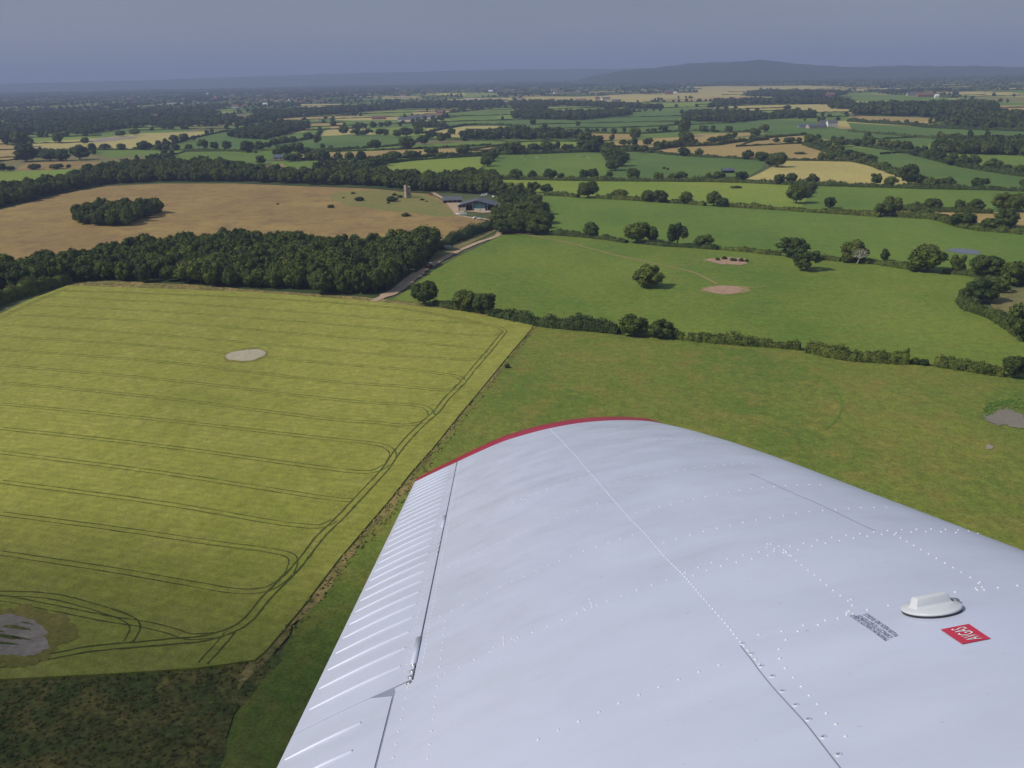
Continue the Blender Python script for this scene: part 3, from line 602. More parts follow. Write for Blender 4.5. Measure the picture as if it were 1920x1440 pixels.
PLACED = []   # dict(x,y,w,h,row,phrase,order,kind)
def in_poly(x, y, poly):
    c = False; n = len(poly); j = n - 1
    for i in range(n):
        xi, yi = poly[i]; xj, yj = poly[j]
        if (yi > y) != (yj > y) and x < (xj - xi) * (y - yi) / (yj - yi) + xi: c = not c
        j = i
    return c
def tree_px(px, py, w, top=None, **k):
    x, y = ground(px, py); m = mpp(px, py)
    W = w * m * 1.16
    H = (py - top) * m / 0.985 if top is not None else W * (0.85 if w > 12 else 0.95)
    PLACED.append(dict(x=x, y=y, w=W, h=H, px=px, py=py, size=w, **k))
ROWS = [
 ('hedge at the top of the barley field', [(797,572,50,526),(872,583,48,543),(909,588,44,547),(1187,630,58,590),(1241,634,47,597),(1850,702,26,682),(1901,709,44,664)]),
 ('hedge just beyond the lone oak', [(1108,446,30,415),(1195,455,52,416),(1223,456,20,424),(1270,461,38,418),(1320,465,36,440),(1486,483,60,445),(1513,508,46,467),(1658,490,17,465),(1738,510,62,457),(1797,512,30,477),(1850,521,58,477),(1908,536,56,488)]),
 ('hedge right of the lone oak pasture', [(1838,566,62,520),(1875,548,34,524),(1917,636,62,567)]),
 ('second hedge beyond the lone oak', [(1025,363,22,344),(1103,371,41,339),(1160,373,28,355),(1217,378,30,356),(1238,380,28,356),(1285,382,24,359),(1338,386,30,358),(1353,388,24,370),(1556,391,22,369),(1658,405,34,378),(1673,402,36,368),(1763,413,30,401),(1805,425,46,397),(1860,433,42,408),(1886,427,42,390)]),
 ('divide between the light green fields', [(1493,382,36,345),(1515,362,20,347),(1512,370,16,357)]),
 ('hedge above the pale wheat strip', [(1748,396,32,371),(1799,394,18,374),(1828,398,35,372),(1880,396,36,360),(1908,398,40,362)]),
 ('hedge below the straw coloured field', [(1462,346,22,326),(1483,345,20,324),(1523,346,26,325),(1641,348,26,325),(1670,350,26,330),(1703,346,32,307),(1722,342,20,326),(1757,351,18,335),(1777,350,26,331),(1838,354,36,333),(1919,350,16,336)]),
 ('third hedge beyond the lone oak', [(968,337,26,317),(998,336,18,319),(1031,337,25,316),(1052,337,14,324),(1095,335,18,317),(1112,336,20,316),(1143,334,12,321),(1187,339,25,315),(1235,338,19,323),(1262,338,18,325),(1278,337,22,321),(1329,339,15,323),(1348,338,24,321),(1391,339,25,321)]),
 ('copse in the pasture of cattle', [(1140,288,30,266),(1146,296,34,272),(1150,305,32,280),(1160,312,36,286),(1152,320,32,298),(1168,300,22,284)]),
 ('hedge behind the pasture of cattle', [(938,289,20,274),(950,287,22,266),(966,290,27,266),(1000,288,25,269),(1027,287,30,266),(1065,285,24,270),(1092,285,24,262),(1097,272,26,246),(1120,283,26,254),(1110,286,24,262),(1205,287,20,272),(1190,284,18,270)]),
 ('hedge above the big wheat field', [(1168,272,16,261),(1215,272,20,258),(1235,280,22,265),(1254,278,20,264),(1270,276,18,262),(1286,272,28,246),(1283,256,22,218),(1300,272,20,260),(1335,269,20,256),(1352,266,18,254),(1367,264,20,250)]),
 ('lower edge of the big wheat field', [(1282,293,24,276),(1311,294,17,278),(1403,299,23,281),(1428,302,26,284),(1445,312,26,288),(1457,314,30,286),(1463,300,18,285),(1541,302,17,285),(1557,302,22,285)]),
 ('diagonal hedge beside the big wheat field', [(1518,272,24,251),(1535,278,22,260),(1550,284,26,265),(1568,290,28,270),(1590,297,28,280),(1607,303,26,283),(1628,308,32,289),(1657,319,26,303),(1696,333,24,310),(1709,334,24,306),(1480,269,22,257),(1456,267,14,258)]),
 ('upper diagonal hedge on the right', [(1577,275,28,260),(1607,274,20,260),(1628,276,26,254),(1655,278,26,260),(1678,283,28,262),(1700,286,26,264),(1720,292,24,274),(1745,298,26,278),(1762,303,22,284),(1786,310,30,286),(1806,313,28,290),(1824,313,26,288),(1862,320,36,297),(1886,325,20,308),(1915,328,24,309)]),
 ('far hedge across the dark pastures', [(1191,262,20,240),(1133,250,10,239),(1151,251,11,240),(1169,250,10,238),(1190,257,18,239),(1214,249,8,241),(1226,249,13,240),(1243,248,18,235),(1320,247,15,235),(1366,249,15,236),(1432,249,18,233),(1418,255,16,241),(1500,224,10,212),(1476,206,14,197),(1495,208,10,201)]),
 ('hedge before the narrow wheat strip', [(580,301,19,285),(595,301,17,285),(611,301,19,283),(635,300,18,284),(655,300,17,285),(677,300,19,282),(768,297,24,282),(784,296,18,283),(810,291,26,277),(827,297,17,285),(867,292,25,271),(893,292,14,284),(845,295,12,287)]),
 ('hedges around the long green field', [(702,281,24,262),(764,280,28,257),(792,272,20,254),(828,268,17,248),(596,271,14,253),(605,278,10,268),(620,279,8,272),(669,278,6,273),(712,254,15,241),(724,254,13,242),(645,253,18,235),(665,254,15,242),(680,254,16,244),(692,253,15,241),(745,258,18,243),(762,256,28,239),(785,254,19,232),(847,253,15,240)]),
 ('line climbing from the far wood', [(680,316,32,300),(697,315,32,296),(713,311,30,292),(727,306,28,288),(740,300,28,283),(917,303,26,283),(914,312,26,292),(926,297,22,279),(936,289,20,274)]),
 ('hedges on the far left', [(50,303,40,268),(95,302,32,280),(118,302,28,280),(150,300,38,271),(174,287,14,268),(197,281,21,269),(228,281,17,269),(270,281,24,264),(284,280,12,268),(297,282,14,269),(312,282,14,270),(330,282,15,270),(354,282,14,270),(381,281,19,261),(402,282,16,266),(426,282,17,264),(464,286,26,264),(160,271,14,257),(110,269,20,247),(327,269,18,252),(345,266,18,250),(363,264,10,254),(226,256,19,245),(253,254,19,241),(388,252,10,243),(65,318,23,307),(107,317,27,307),(130,316,10,308),(20,321,16,311),(14,272,38,246),(40,276,34,246),(5,322,14,306)]),
 ('row below the small far wood', [(487,282,22,264),(503,278,16,266),(515,274,17,259),(533,271,20,256),(550,268,20,255),(578,260,17,248),(536,290,26,272),(558,288,28,268),(550,302,34,287),(520,292,20,278),(574,288,18,276)]),
 ('farm corner above the near pasture', [(1010,439,52,405),(972,436,46,404),(985,412,50,378),(1000,398,36,370),(960,398,34,366),(942,372,36,344),(968,372,34,342),(1000,362,24,341),(928,352,34,328),(905,352,36,326),(880,350,34,328),(945,420,26,396),(1022,420,34,396),(858,352,30,334),(840,355,26,340)]),
]
ords = 'first second third fourth fifth sixth seventh eighth ninth tenth eleventh twelfth thirteenth fourteenth fifteenth sixteenth seventeenth eighteenth nineteenth twentieth'.split()
def ordw(i): return ords[i] if i < 20 else ('twenty-' + ords[i - 20] if i < 29 else ('thirtieth' if i == 29 else 'thirty-' + ords[i - 30]))
ords_ok = ords
for phrase, lst in ROWS:
    for i, t in enumerate(sorted(lst)):
        tree_px(t[0], t[1], t[2], t[3], row=phrase, order=i, kind='row')
tree_px(1216, 539, 58, 494, row='lone', order=0, kind='lone')
def wood(name, phrase, poly, sp, w, h=None, size_f=1.0, jit=0.35, maxn=5000):
    W = [ground(*p) for p in poly]
    xs = [p[0] for p in W]; ys = [p[1] for p in W]; n = 0
    yy = min(ys)
    while yy < max(ys):
        xx = min(xs) + random.random() * sp
        while xx < max(xs):
            x = xx + random.gauss(0, sp * jit * .6); y = yy + random.gauss(0, sp * jit * .6)
            if in_poly(x, y, W) and n < maxn:
                px, py = project(x, y); ww = w * random.uniform(.75, 1.3); 
                PLACED.append(dict(x=x, y=y, w=ww, h=(h or w * .9) * random.uniform(.82, 1.16) * (.5 + .5 * ww / w), px=px, py=py, size=ww / mpp(px, py) * size_f, row=name, phrase=phrase, order=0, kind='wood')); n += 1
            xx += sp
        yy += sp * .85
wood('near', 'dense wood behind the barley field', [(-60,560),(0,548),(60,540),(130,528),(220,528),(360,534),(500,544),(620,553),(690,556),(735,540),(780,500),(812,482),(800,474),(740,480),(620,472),(500,462),(400,465),(250,478),(120,505),(0,520),(-60,530)], 8.6, 12.0, 12.5, 0.62)
wood('near', 'dense wood behind the barley field', [(730,474),(815,470),(812,488),(760,500)], 9, 17.0, 15, 0.9)
wood('far_left', 'long wood beyond the brown field', [(-60,402),(0,390),(60,376),(120,360),(200,346),(300,341),(440,341),(560,346),(700,350),(760,357),(830,362),(850,352),(800,342),(700,336),(640,333),(600,338),(500,330),(450,322),(400,314),(280,316),(200,323),(100,348),(0,364),(-60,372)], 10.5, 13.5, 13, 0.75)
wood('clump', 'round copse in the brown field', [(143,424),(200,425),(250,424),(270,414),(300,401),(290,397),(240,400),(170,404),(150,412)], 7, 11.5, 12.5, 0.75)
wood('farm', 'trees round the farm yard', [(935,441),(962,440),(1036,441),(1028,418),(1008,388),(988,366),(948,370),(932,400)], 12.5, 12.5, 9.5, 0.8)
wood('farm', 'trees round the farm yard', [(796,362),(830,358),(850,362),(885,366),(930,366),(940,350),(928,334),(880,334),(840,340),(800,346)], 10, 13, 12, 0.8)
wood('fw', '', [(430,258),(445,252),(520,235),(575,236),(580,242),(495,263)], 13, 15, 13, 0.4)
wood('fw', '', [(1278,222),(1300,229),(1400,229),(1437,223),(1400,215),(1290,216)], 15, 16, 14, 0.4)
wood('fw', '', [(960,223),(1085,226),(1130,222),(1190,215),(1150,213),(1085,216),(960,214)], 16, 16, 14, 0.4)
wood('fw', '', [(1742,286),(1790,289),(1990,294),(1990,270),(1920,270),(1770,271)], 12, 15, 13, 0.5)
wood('fw', '', [(1600,216),(1720,219),(1790,224),(1870,214),(1860,204),(1700,206),(1600,208)], 17, 22, 22, 0.4)
wood('fw', '', [(1780,240),(1990,247),(1990,222),(1880,220),(1800,226)], 15, 18, 17, 0.4)
wood('fw', '', [(1394,181),(1560,183),(1590,177),(1560,175),(1430,175)], 24, 22, 17, 0.3)
wood('fw', '', [(1330,204),(1390,196),(1560,196),(1580,192),(1400,192),(1340,194)], 24, 22, 16, 0.3)
wood('fw', '', [(1560,204),(1600,206),(1590,196),(1555,196)], 18, 22, 20, 0.3)
wood('fw', '', [(860,263),(960,262),(1050,262),(1100,262),(1060,254),(960,250),(880,256)], 17, 16, 14, 0.4)
wood('fw', '', [(960,205),(1020,212),(1020,200),(1060,199),(1240,206),(1240,202),(1000,193),(960,196)], 22, 18, 14, 0.3)
wood('fw', '', [(480,226),(640,214),(760,204),(850,203),(940,202),(940,193),(800,196),(640,206),(480,214)], 22, 18, 15, 0.3)
wood('fw', '', [(-60,258),(0,252),(100,246),(160,254),(260,238),(420,234),(480,232),(480,225),(300,228),(100,236),(-60,243)], 24, 18, 13, 0.3)
wood('fw', '', [(0,232),(200,228),(400,218),(400,205),(200,212),(0,220)], 40, 22, 14, 0.3)
wood('fw', '', [(590,326),(700,332),(700,322),(640,316),(600,318)], 10, 13, 11, 0.5)
wood('fw', '', [(1440,222),(1520,222),(1530,216),(1450,215)], 18, 17, 13, 0.4)

# far hedgerow network: cells, their hedges and trees (beyond the traced fields)
def in_fields(px, py):
    for p in FIELDS_PX:
        if in_poly(px, py, p): return True
    return False
fieldV, fieldF, fieldM = [], [], []
hedgeV, hedgeF = [], []
farpts = []
FM = ['past_green', 'past_light', 'past_dark', 'olive', 'straw', 'tan']
FW = [0.24, 0.20, 0.20, 0.10, 0.15, 0.11]
a0 = 0.14
def cell_pt(i, j):
    r = random.Random(i * 7919 + j * 104729)
    sx, sy = 240.0, 190.0
    x = (i + r.uniform(-.28, .28)) * sx + (j % 2) * 60; y = 700 + (j + r.uniform(-.3, .3)) * sy
    return x * math.cos(a0) - y * math.sin(a0) * .4, x * math.sin(a0) + y
def hedge_strip(a, b, h, w):
    n = max(1, int(math.dist(a, b) / 12)); dx, dy = (b[0] - a[0]) / math.dist(a, b), (b[1] - a[1]) / math.dist(a, b)
    base = len(hedgeV)
    for k in range(n + 1):
        t = k / n; x, y = a[0] + (b[0] - a[0]) * t, a[1] + (b[1] - a[1]) * t
        ww = w * random.uniform(.7, 1.3); hh = h * random.uniform(.6, 1.5)
        hedgeV.extend([(x - dy * ww, y + dx * ww, 0), (x - dy * ww * .7, y + dx * ww * .7, hh), (x + dy * ww * .7, y - dx * ww * .7, hh), (x + dy * ww, y - dx * ww, 0)])
    for k in range(n):
        o_ = base + k * 4
        for q in range(3): hedgeF.append((o_ + q, o_ + q + 1, o_ + q + 5, o_ + q + 4))
for j in range(0, 62):
    for i in range(-26, 27):
        A, B, C_, D_ = cell_pt(i, j), cell_pt(i + 1, j), cell_pt(i + 1, j + 1), cell_pt(i, j + 1)
        cx, cy = (A[0] + C_[0]) / 2, (A[1] + C_[1]) / 2
        px, py = project(cx, cy)
        if px < -150 or px > 2070 or py > 345: continue
        D = depth(cx, cy)
        if D < 1250 or (in_fields(px, py) and D < 1500): continue
        r = random.random(); acc = 0; k = 0
        dull = px < 520 or (py < 165)
        for k, w_ in enumerate(FW):
            acc += w_ * ((1.0 if k < 3 else 0.6) if dull else 1.0) / (sum(FW[:3]) + 0.6 * sum(FW[3:]) if dull else 1.0)
            if r < acc: break
        b0 = len(fieldV)
        for P_ in (A, B, C_, D_): fieldV.append((P_[0], P_[1], 0.03))
        fieldF.append((b0, b0 + 1, b0 + 2, b0 + 3)); fieldM.append(k)
        dens = 1.0 if D < 5000 else 0.7
        for (p, q) in ((A, B), (A, D_)):
            ln = math.dist(p, q)
            mx_, my_ = project((p[0] + q[0]) / 2, (p[1] + q[1]) / 2)
            if not in_fields(mx_, my_): hedge_strip(p, q, 2.2, 1.6)
            step = 19 if D < 4500 else 30
            t = random.random() * step
            run = random.random() < (0.65 if px < 620 else 0.35)
            while t < ln:
                if random.random() < (0.60 if run else 0.22) * dens:
                    x, y = p[0] + (q[0] - p[0]) * t / ln + random.gauss(0, 2), p[1] + (q[1] - p[1]) * t / ln + random.gauss(0, 2)
                    tx, ty = project(x, y)
                    if not in_fields(tx, ty): farpts.append((x, y, random.uniform(9, 16) * (1.35 if D > 5000 else 1), random.uniform(7.5, 13.5)))
                t += step * random.uniform(.5, 1.2)
        if random.random() < (0.12 if px < 560 else 0.05) and not in_fields(px, py):      # a spinney
            for _ in range(int(40 if D < 5000 else 26)):
                u, v_ = random.random(), random.random()
                x = A[0] + (B[0] - A[0]) * u + (D_[0] - A[0]) * v_; y = A[1] + (B[1] - A[1]) * u + (D_[1] - A[1]) * v_
                if not in_fields(*project(x, y)): farpts.append((x, y, random.uniform(13, 22), random.uniform(10, 15)))
me = mesh('farmland', fieldV, fieldF, [MT[m] for m in FM], midx=fieldM)
tag(link('farmland', me), kind='structure')
me = mesh('distant_hedges', hedgeV, hedgeF, [MT['leaf_far']])
tag(link('distant_hedges', me), 'thin dark hedges dividing the distant fields up to the horizon', 'hedges', kind='stuff')

# individuals: the 300 that show largest; all others one object
def visible(t): return -45 < t['px'] < 1965 and t['py'] < 800
PLACED = [t for t in PLACED if t['px'] > -90 and t['px'] < 2010]
order = sorted([t for t in PLACED if visible(t)], key=lambda t: -t['size'])
INDIV = order[:300]; ids = set(id(t) for t in INDIV)
REST = [t for t in PLACED if id(t) not in ids]
ADJ = ['dark green', 'rounded', 'broad', 'leafy', 'full-crowned']
woodlab = {'near': ('dark broadleaf tree packed among the others of the dense wood behind the barley field', 'trees of the dense wood behind the barley field'),
           'far_left': ('dark broadleaf tree in the long wood running beyond the brown field', 'trees of the long wood beyond the brown field'),
           'farm': ('broadleaf tree among the dense trees crowding round the farm yard and track corner', 'trees crowding round the farm yard'),
           'clump': ('dark broadleaf tree in the round copse standing in the brown field', 'trees of the copse in the brown field')}
def make_tree(t, i):
    k = i % len(CROWN); cm = CROWN[k]
    root = empty('oak_tree' if t['kind'] != 'wood' else 'woodland_tree', (t['x'], t['y'], 0), random.random() * 6.28)
    zs = t['h'] / cm['h']
    cr_ = link('crown', cm, root); cr_.scale = (t['w'] * random.uniform(.92, 1.05), t['w'] * random.uniform(.8, 1.15), zs)
    tr = link('trunk', TRUNK[i % 3], root); tr.scale = (t['w'], t['w'], zs)
    return root
def edge_rows(name, binw, front):
    b = {}
    for t in INDIV:
        if t['row'] == name:
            k = int(t['px'] // binw)
            if k not in b or (t['py'] > b[k]['py']) == front: b[k] = t
    return sorted(b.values(), key=lambda t: t['px'])
EDGE = {}
for nm, bw, ph in (('near', 33, 'the wood behind the barley'), ('clump', 20, 'the copse in the brown field')):
    for fr, w_ in ((True, 'front'), (False, 'back')):
        for k, t in enumerate(edge_rows(nm, bw, fr)):
            if id(t) not in EDGE: EDGE[id(t)] = f"{ordw(k)} tree from the left in the {w_} row of {ph}"
for i, t in enumerate(INDIV):
    root = make_tree(t, i)
    if t['kind'] == 'wood':
        l, g = woodlab.get(t['row'], ('distant dark tree in a small far wood', 'trees of the far small woods'))
        tag(root, EDGE.get(id(t), l), 'tree', g)
    elif t['kind'] == 'lone':
        tag(root, 'lone spreading oak standing by itself in the middle of the green pasture', 'tree')
    else:
        peers = sorted([q for q in PLACED if q['row'] == t['row'] and q['kind'] == 'row'], key=lambda q: q['px'])
        tag(root, f"{ordw([id(q) for q in peers].index(id(t)))} tree from the left in the {t['row']}", 'tree', 'trees in the ' + t['row'])

# scatter by geometry nodes
srccol = bpy.data.collections.new('tree_sources')
def scatter(name, pts, meshes, label, cat, kind='stuff'):
    cname = bpy.data.collections.new(name + '_source')
    for i, m_ in enumerate(meshes):
        o = bpy.data.objects.new(f'source_{i:02d}', m_); cname.objects.link(o)
    n = len(pts); me = bpy.data.meshes.new(name); me.vertices.add(n)
    co = np.array([(p[0], p[1], p[4] if len(p) > 4 else 0) for p in pts], dtype=np.float32); me.vertices.foreach_set('co', co.ravel())
    idx = np.array([rng.integers(len(meshes)) for _ in pts], dtype=np.int32)
    scl = np.array([(p[2], p[2], p[3] / meshes[idx[i]]['h']) for i, p in enumerate(pts)], dtype=np.float32)
    a = me.attributes.new('scl', 'FLOAT_VECTOR', 'POINT'); a.data.foreach_set('vector', scl.ravel())
    a = me.attributes.new('idx', 'INT', 'POINT'); a.data.foreach_set('value', idx)
    a = me.attributes.new('rotz', 'FLOAT', 'POINT'); a.data.foreach_set('value', (rng.random(n) * 6.28).astype(np.float32))
    me.update()
    o = link(name, me); tag(o, label, cat, kind=kind)
    ng = bpy.data.node_groups.new(name + '_gn', 'GeometryNodeTree')
    ng.interface.new_socket('Geometry', in_out='INPUT', socket_type='NodeSocketGeometry')
    ng.interface.new_socket('Geometry', in_out='OUTPUT', socket_type='NodeSocketGeometry')
    N = ng.nodes; L = ng.links
    gi = N.new('NodeGroupInput'); go = N.new('NodeGroupOutput')
    ci = N.new('GeometryNodeCollectionInfo'); ci.inputs['Collection'].default_value = cname
    ci.inputs['Separate Children'].default_value = True; ci.inputs['Reset Children'].default_value = True
    ip = N.new('GeometryNodeInstanceOnPoints'); ip.inputs['Pick Instance'].default_value = True
    def na(nm, ty):
        q = N.new('GeometryNodeInputNamedAttribute'); q.data_type = ty; q.inputs['Name'].default_value = nm; return q.outputs['Attribute']
    cx = N.new('ShaderNodeCombineXYZ'); L.new(na('rotz', 'FLOAT'), cx.inputs['Z'])
    L.new(gi.outputs[0], ip.inputs['Points']); L.new(ci.outputs[0], ip.inputs['Instance'])
    L.new(na('idx', 'INT'), ip.inputs['Instance Index']); L.new(cx.outputs[0], ip.inputs['Rotation']); L.new(na('scl', 'FLOAT_VECTOR'), ip.inputs['Scale'])
    L.new(ip.outputs[0], go.inputs[0])
    md = o.modifiers.new('scatter', 'NODES'); md.node_group = ng
    return o
near_rest = [(t['x'], t['y'], t['w'], t['h']) for t in REST if t['size'] > 13 or t['row'] == 'near']
far_rest = [(t['x'], t['y'], t['w'], t['h']) for t in REST if not (t['size'] > 13 or t['row'] == 'near')] + farpts
print('trees', len(PLACED), 'indiv', len(INDIV), 'smallest', INDIV[-1]['size'], 'near_rest', len(near_rest), 'far', len(far_rest))
if near_rest: scatter('woodland_trees', near_rest, CROWN, 'dark tree canopy filling the woods behind the trees in front', 'woodland')
scatter('distant_trees', far_rest, FARC, 'countless dark trees dotted over the hazy farmland up to the horizon', 'trees')

# ------------------------------------------------------------------ hedges
def hedge(name, label, px, w, h, dens=10, lump=0.35, mat='leaf_hedge', leaf=0.32, group='hedges between the fields'):
    wp = wpath(px, 0, 1.6 if dens > 6 else 3.0)
    P = np.array(wp); n = len(P); r = rng
    T = np.gradient(P, axis=0); T /= np.linalg.norm(T, axis=1)[:, None] + 1e-9
    Nn = np.stack([-T[:, 1], T[:, 0]], 1)
    s = np.cumsum(np.r_[0, np.linalg.norm(np.diff(P, axis=0), axis=1)])
    ph = r.random(4) * 6
    H = h * (1 + lump * (0.5 * np.sin(s / 5.3 + ph[0]) + 0.35 * np.sin(s / 2.1 + ph[1]) + 0.5 * np.sin(s / 17 + ph[2])) + r.normal(0, 0.10, n))
    Wd = w * (1 + lump * 0.6 * np.sin(s / 6.7 + ph[3]) + r.normal(0, 0.10, n))
    H = np.clip(H, h * .35, h * 2); Wd = np.clip(Wd, w * .5, w * 1.7)
    # core
    prof = [(-.5, 0), (-.52, .5), (-.3, .88), (.3, .88), (.52, .5), (.5, 0)]
    V = np.zeros((n, 6, 3))
    for k, (a, b) in enumerate(prof):
        V[:, k, :2] = P + Nn * (a * Wd * .88)[:, None]; V[:, k, 2] = b * H
    i0 = (np.arange(n - 1) * 6)[:, None] + np.arange(5)[None]
    Q = np.stack([i0, i0 + 1, i0 + 7, i0 + 6], 2).reshape(-1, 4)
    # leaves
    L = s[-1]; m = int(L * dens * (w + 2 * h) / 6)
    t = r.random(m) * (n - 1); i = t.astype(int); f = t - i; i2 = np.minimum(i + 1, n - 1)
    pos = P[i] * (1 - f)[:, None] + P[i2] * f[:, None]
    ang = r.uniform(-0.1, math.pi + 0.1, m)
    hw = Wd[i] * .5; hh = H[i]
    rr = r.uniform(.86, 1.15, m)
    off = np.cos(ang) * hw * rr; zz = (np.abs(np.sin(ang)) ** .6) * hh * rr
    PP = np.zeros((m, 3)); PP[:, :2] = pos + Nn[i] * off[:, None]; PP[:, 2] = np.maximum(zz, .1)
    NN = np.zeros((m, 3)); NN[:, :2] = Nn[i] * (np.cos(ang) / 1)[:, None]; NN[:, 2] = np.sin(ang)
    NN += r.normal(0, .45, NN.shape); NN /= np.linalg.norm(NN, axis=1)[:, None]
    V1, Q1 = leaf_quads(PP, NN, leaf, r)
    VV = np.concatenate([V.reshape(-1, 3), V1]); me = qmesh(name, VV, [np.concatenate([Q, Q1 + n * 6])], [MT[mat]])
    o = link(name, me); tag(o, label, 'hedge', group); return o
HEDGES = [
 ('short leafy hedge between the three oaks at the top of the barley field', [(815,573),(850,581),(880,585),(925,591)], 2.6, 2.6, 26),
 ('dense dark hedge running right from the corner of the barley field', [(925,592),(960,601),(1005,611),(1067,617),(1110,621),(1160,627)], 5.0, 4.2, 26),
 ('straggly hedge with scrub at the near edge of the lone oak pasture', [(1262,635),(1310,641),(1360,645),(1440,651),(1500,657)], 4.2, 3.0, 24),
 ('thick clipped hedge at the near edge of the lone oak pasture', [(1515,661),(1560,671),(1600,676),(1660,680),(1707,683)], 5.0, 3.4, 26),
 ('low hedge below the lone oak pasture, ending at a round tree', [(1752,686),(1800,693),(1850,702),(1885,707)], 4.6, 3.2, 24),
 ('leafy hedge running from the farm corner to the wide oak', [(1022,441),(1060,443),(1097,446),(1140,451),(1175,456)], 3.4, 3.0, 18),
 ('hedge joining the oaks beyond the lone oak', [(1205,458),(1245,462),(1305,466),(1345,469)], 3.2, 2.4, 18),
 ('long straight hedge beyond the earth mound', [(1340,468),(1400,473),(1440,478),(1465,480)], 3.2, 2.6, 18),
 ('scruffy hedge left of the oak with bleached branches', [(1535,487),(1555,489),(1577,491)], 3.6, 3.0, 18),
 ('hedge right of the oak with bleached branches', [(1600,492),(1640,496),(1684,503),(1720,508)], 3.8, 2.8, 18),
 ('hedge under the big oaks on the right', [(1768,513),(1800,516),(1830,520),(1880,527),(1925,535)], 3.8, 3.0, 18),
 ('overgrown hedge bending down the right side of the pasture', [(1806,556),(1812,578),(1840,590),(1868,602),(1892,615),(1925,643)], 6.0, 3.6, 22),
 ('trimmed hedge left of the three mid oaks', [(1022,367),(1060,369),(1085,371)], 3.0, 2.6, 9),
 ('trimmed hedge behind the second pasture', [(1118,372),(1197,377),(1285,382),(1322,386)], 3.2, 2.8, 9),
 ('long dark trimmed hedge behind the second pasture', [(1360,388),(1440,393),(1500,397),(1600,403),(1650,408)], 3.6, 2.6, 9),
 ('dark hedge below the pale wheat strip', [(1680,405),(1745,411),(1780,420),(1829,432),(1880,436),(1990,446)], 5.0, 3.4, 9),
 ('dark hedge above the pale wheat strip', [(1690,394),(1747,397),(1800,399),(1862,401)], 4.0, 3.4, 9),
 ('hedge along the third field line', [(915,337),(1000,338),(1110,340),(1240,341),(1340,342),(1435,345)], 3.4, 3.4, 6),
 ('hedge under the straw coloured field', [(1435,345),(1537,349),(1645,352),(1745,355),(1850,357),(1990,362)], 4.0, 3.2, 6),
 ('hedge dividing the two light green fields', [(1528,347),(1518,360),(1508,372)], 4.0, 3.2, 6),
 ('thick hedge beside the farm track', [(818,470),(850,455),(880,443),(905,434),(925,424)], 8.0, 5.0, 14),
 ('dark overgrown hedge at the left end of the barley field', [(-60,600),(0,570),(40,556),(90,542),(125,531)], 7.0, 5.5, 22),
 ('thin hedge below the pasture of cattle', [(900,334),(915,337)], 4.0, 3.0, 6),
]
FARH = [
 ('far hedge behind the pasture of cattle', [(920,291),(1010,289),(1085,286),(1125,285)], 5, 4.5),
 ('far hedge above the big wheat field', [(1130,285),(1215,283),(1260,277),(1340,273),(1375,268),(1440,262)], 6, 4.5),
 ('thin far hedge under the big wheat field', [(1215,285),(1283,293),(1382,298),(1435,301),(1515,302),(1592,303)], 3, 2.5),
 ('diagonal far hedge beside the straw coloured field', [(1510,273),(1550,286),(1592,301),(1625,308),(1690,332),(1755,352)], 6, 4.5),
 ('upper diagonal far hedge', [(1560,265),(1620,275),(1700,287),(1777,307),(1830,318),(1990,342)], 6, 4.5),
 ('far hedge beyond the long tan strip', [(562,288),(617,285),(750,281),(905,274),(950,273)], 3, 2.2),
 ('far hedge in front of the long tan strip', [(562,300),(620,301),(755,297),(892,289),(925,283)], 4, 3.0),
 ('far hedge across the dark pasture', [(560,284),(655,280),(750,273),(800,263),(870,262)], 3, 2.4),
 ('far hedge below the small hedged wood', [(462,283),(510,272),(590,258),(600,242)], 5, 3.6),
 ('far hedge below the left straw field', [(80,283),(250,281),(325,282),(437,284),(480,287)], 3.5, 2.6),
 ('far hedge beside the left straw field', [(250,281),(320,271),(362,260),(412,249),(470,241)], 3.5, 2.6),
 ('far hedge over the curved straw field', [(792,251),(870,236),(930,235),(985,238)], 4, 3),
 ('far hedge across the dark pastures', [(1105,250),(1200,251),(1290,246),(1360,248),(1422,247)], 4, 2.6),
 ('far hedge through the right hand pastures', [(1590,247),(1680,254),(1760,261)], 4, 2.6),
 ('far hedge below the farm with the white house', [(1440,259),(1510,253)], 5, 3.0),
 ('dark far hedge on the right below the wood', [(1590,228),(1650,232),(1700,235),(1765,241),(1990,249)], 7, 5),
 ('far hedge at the end of the light green field', [(695,322),(740,305),(905,293)], 3, 2.5),
]
for l, p, w, h, d in HEDGES:
    hedge('hedge', l, p, w * (1.0 if d > 12 else 1.25), h * (1.1 if d > 12 else 1.3), d * 1.3, leaf=0.24 if d > 12 else 0.4)
for l, p, w, h in FARH:
    hedge('hedge', l, p, w * 1.2, h * 1.25, 2.2, mat='leaf_far', leaf=0.8)
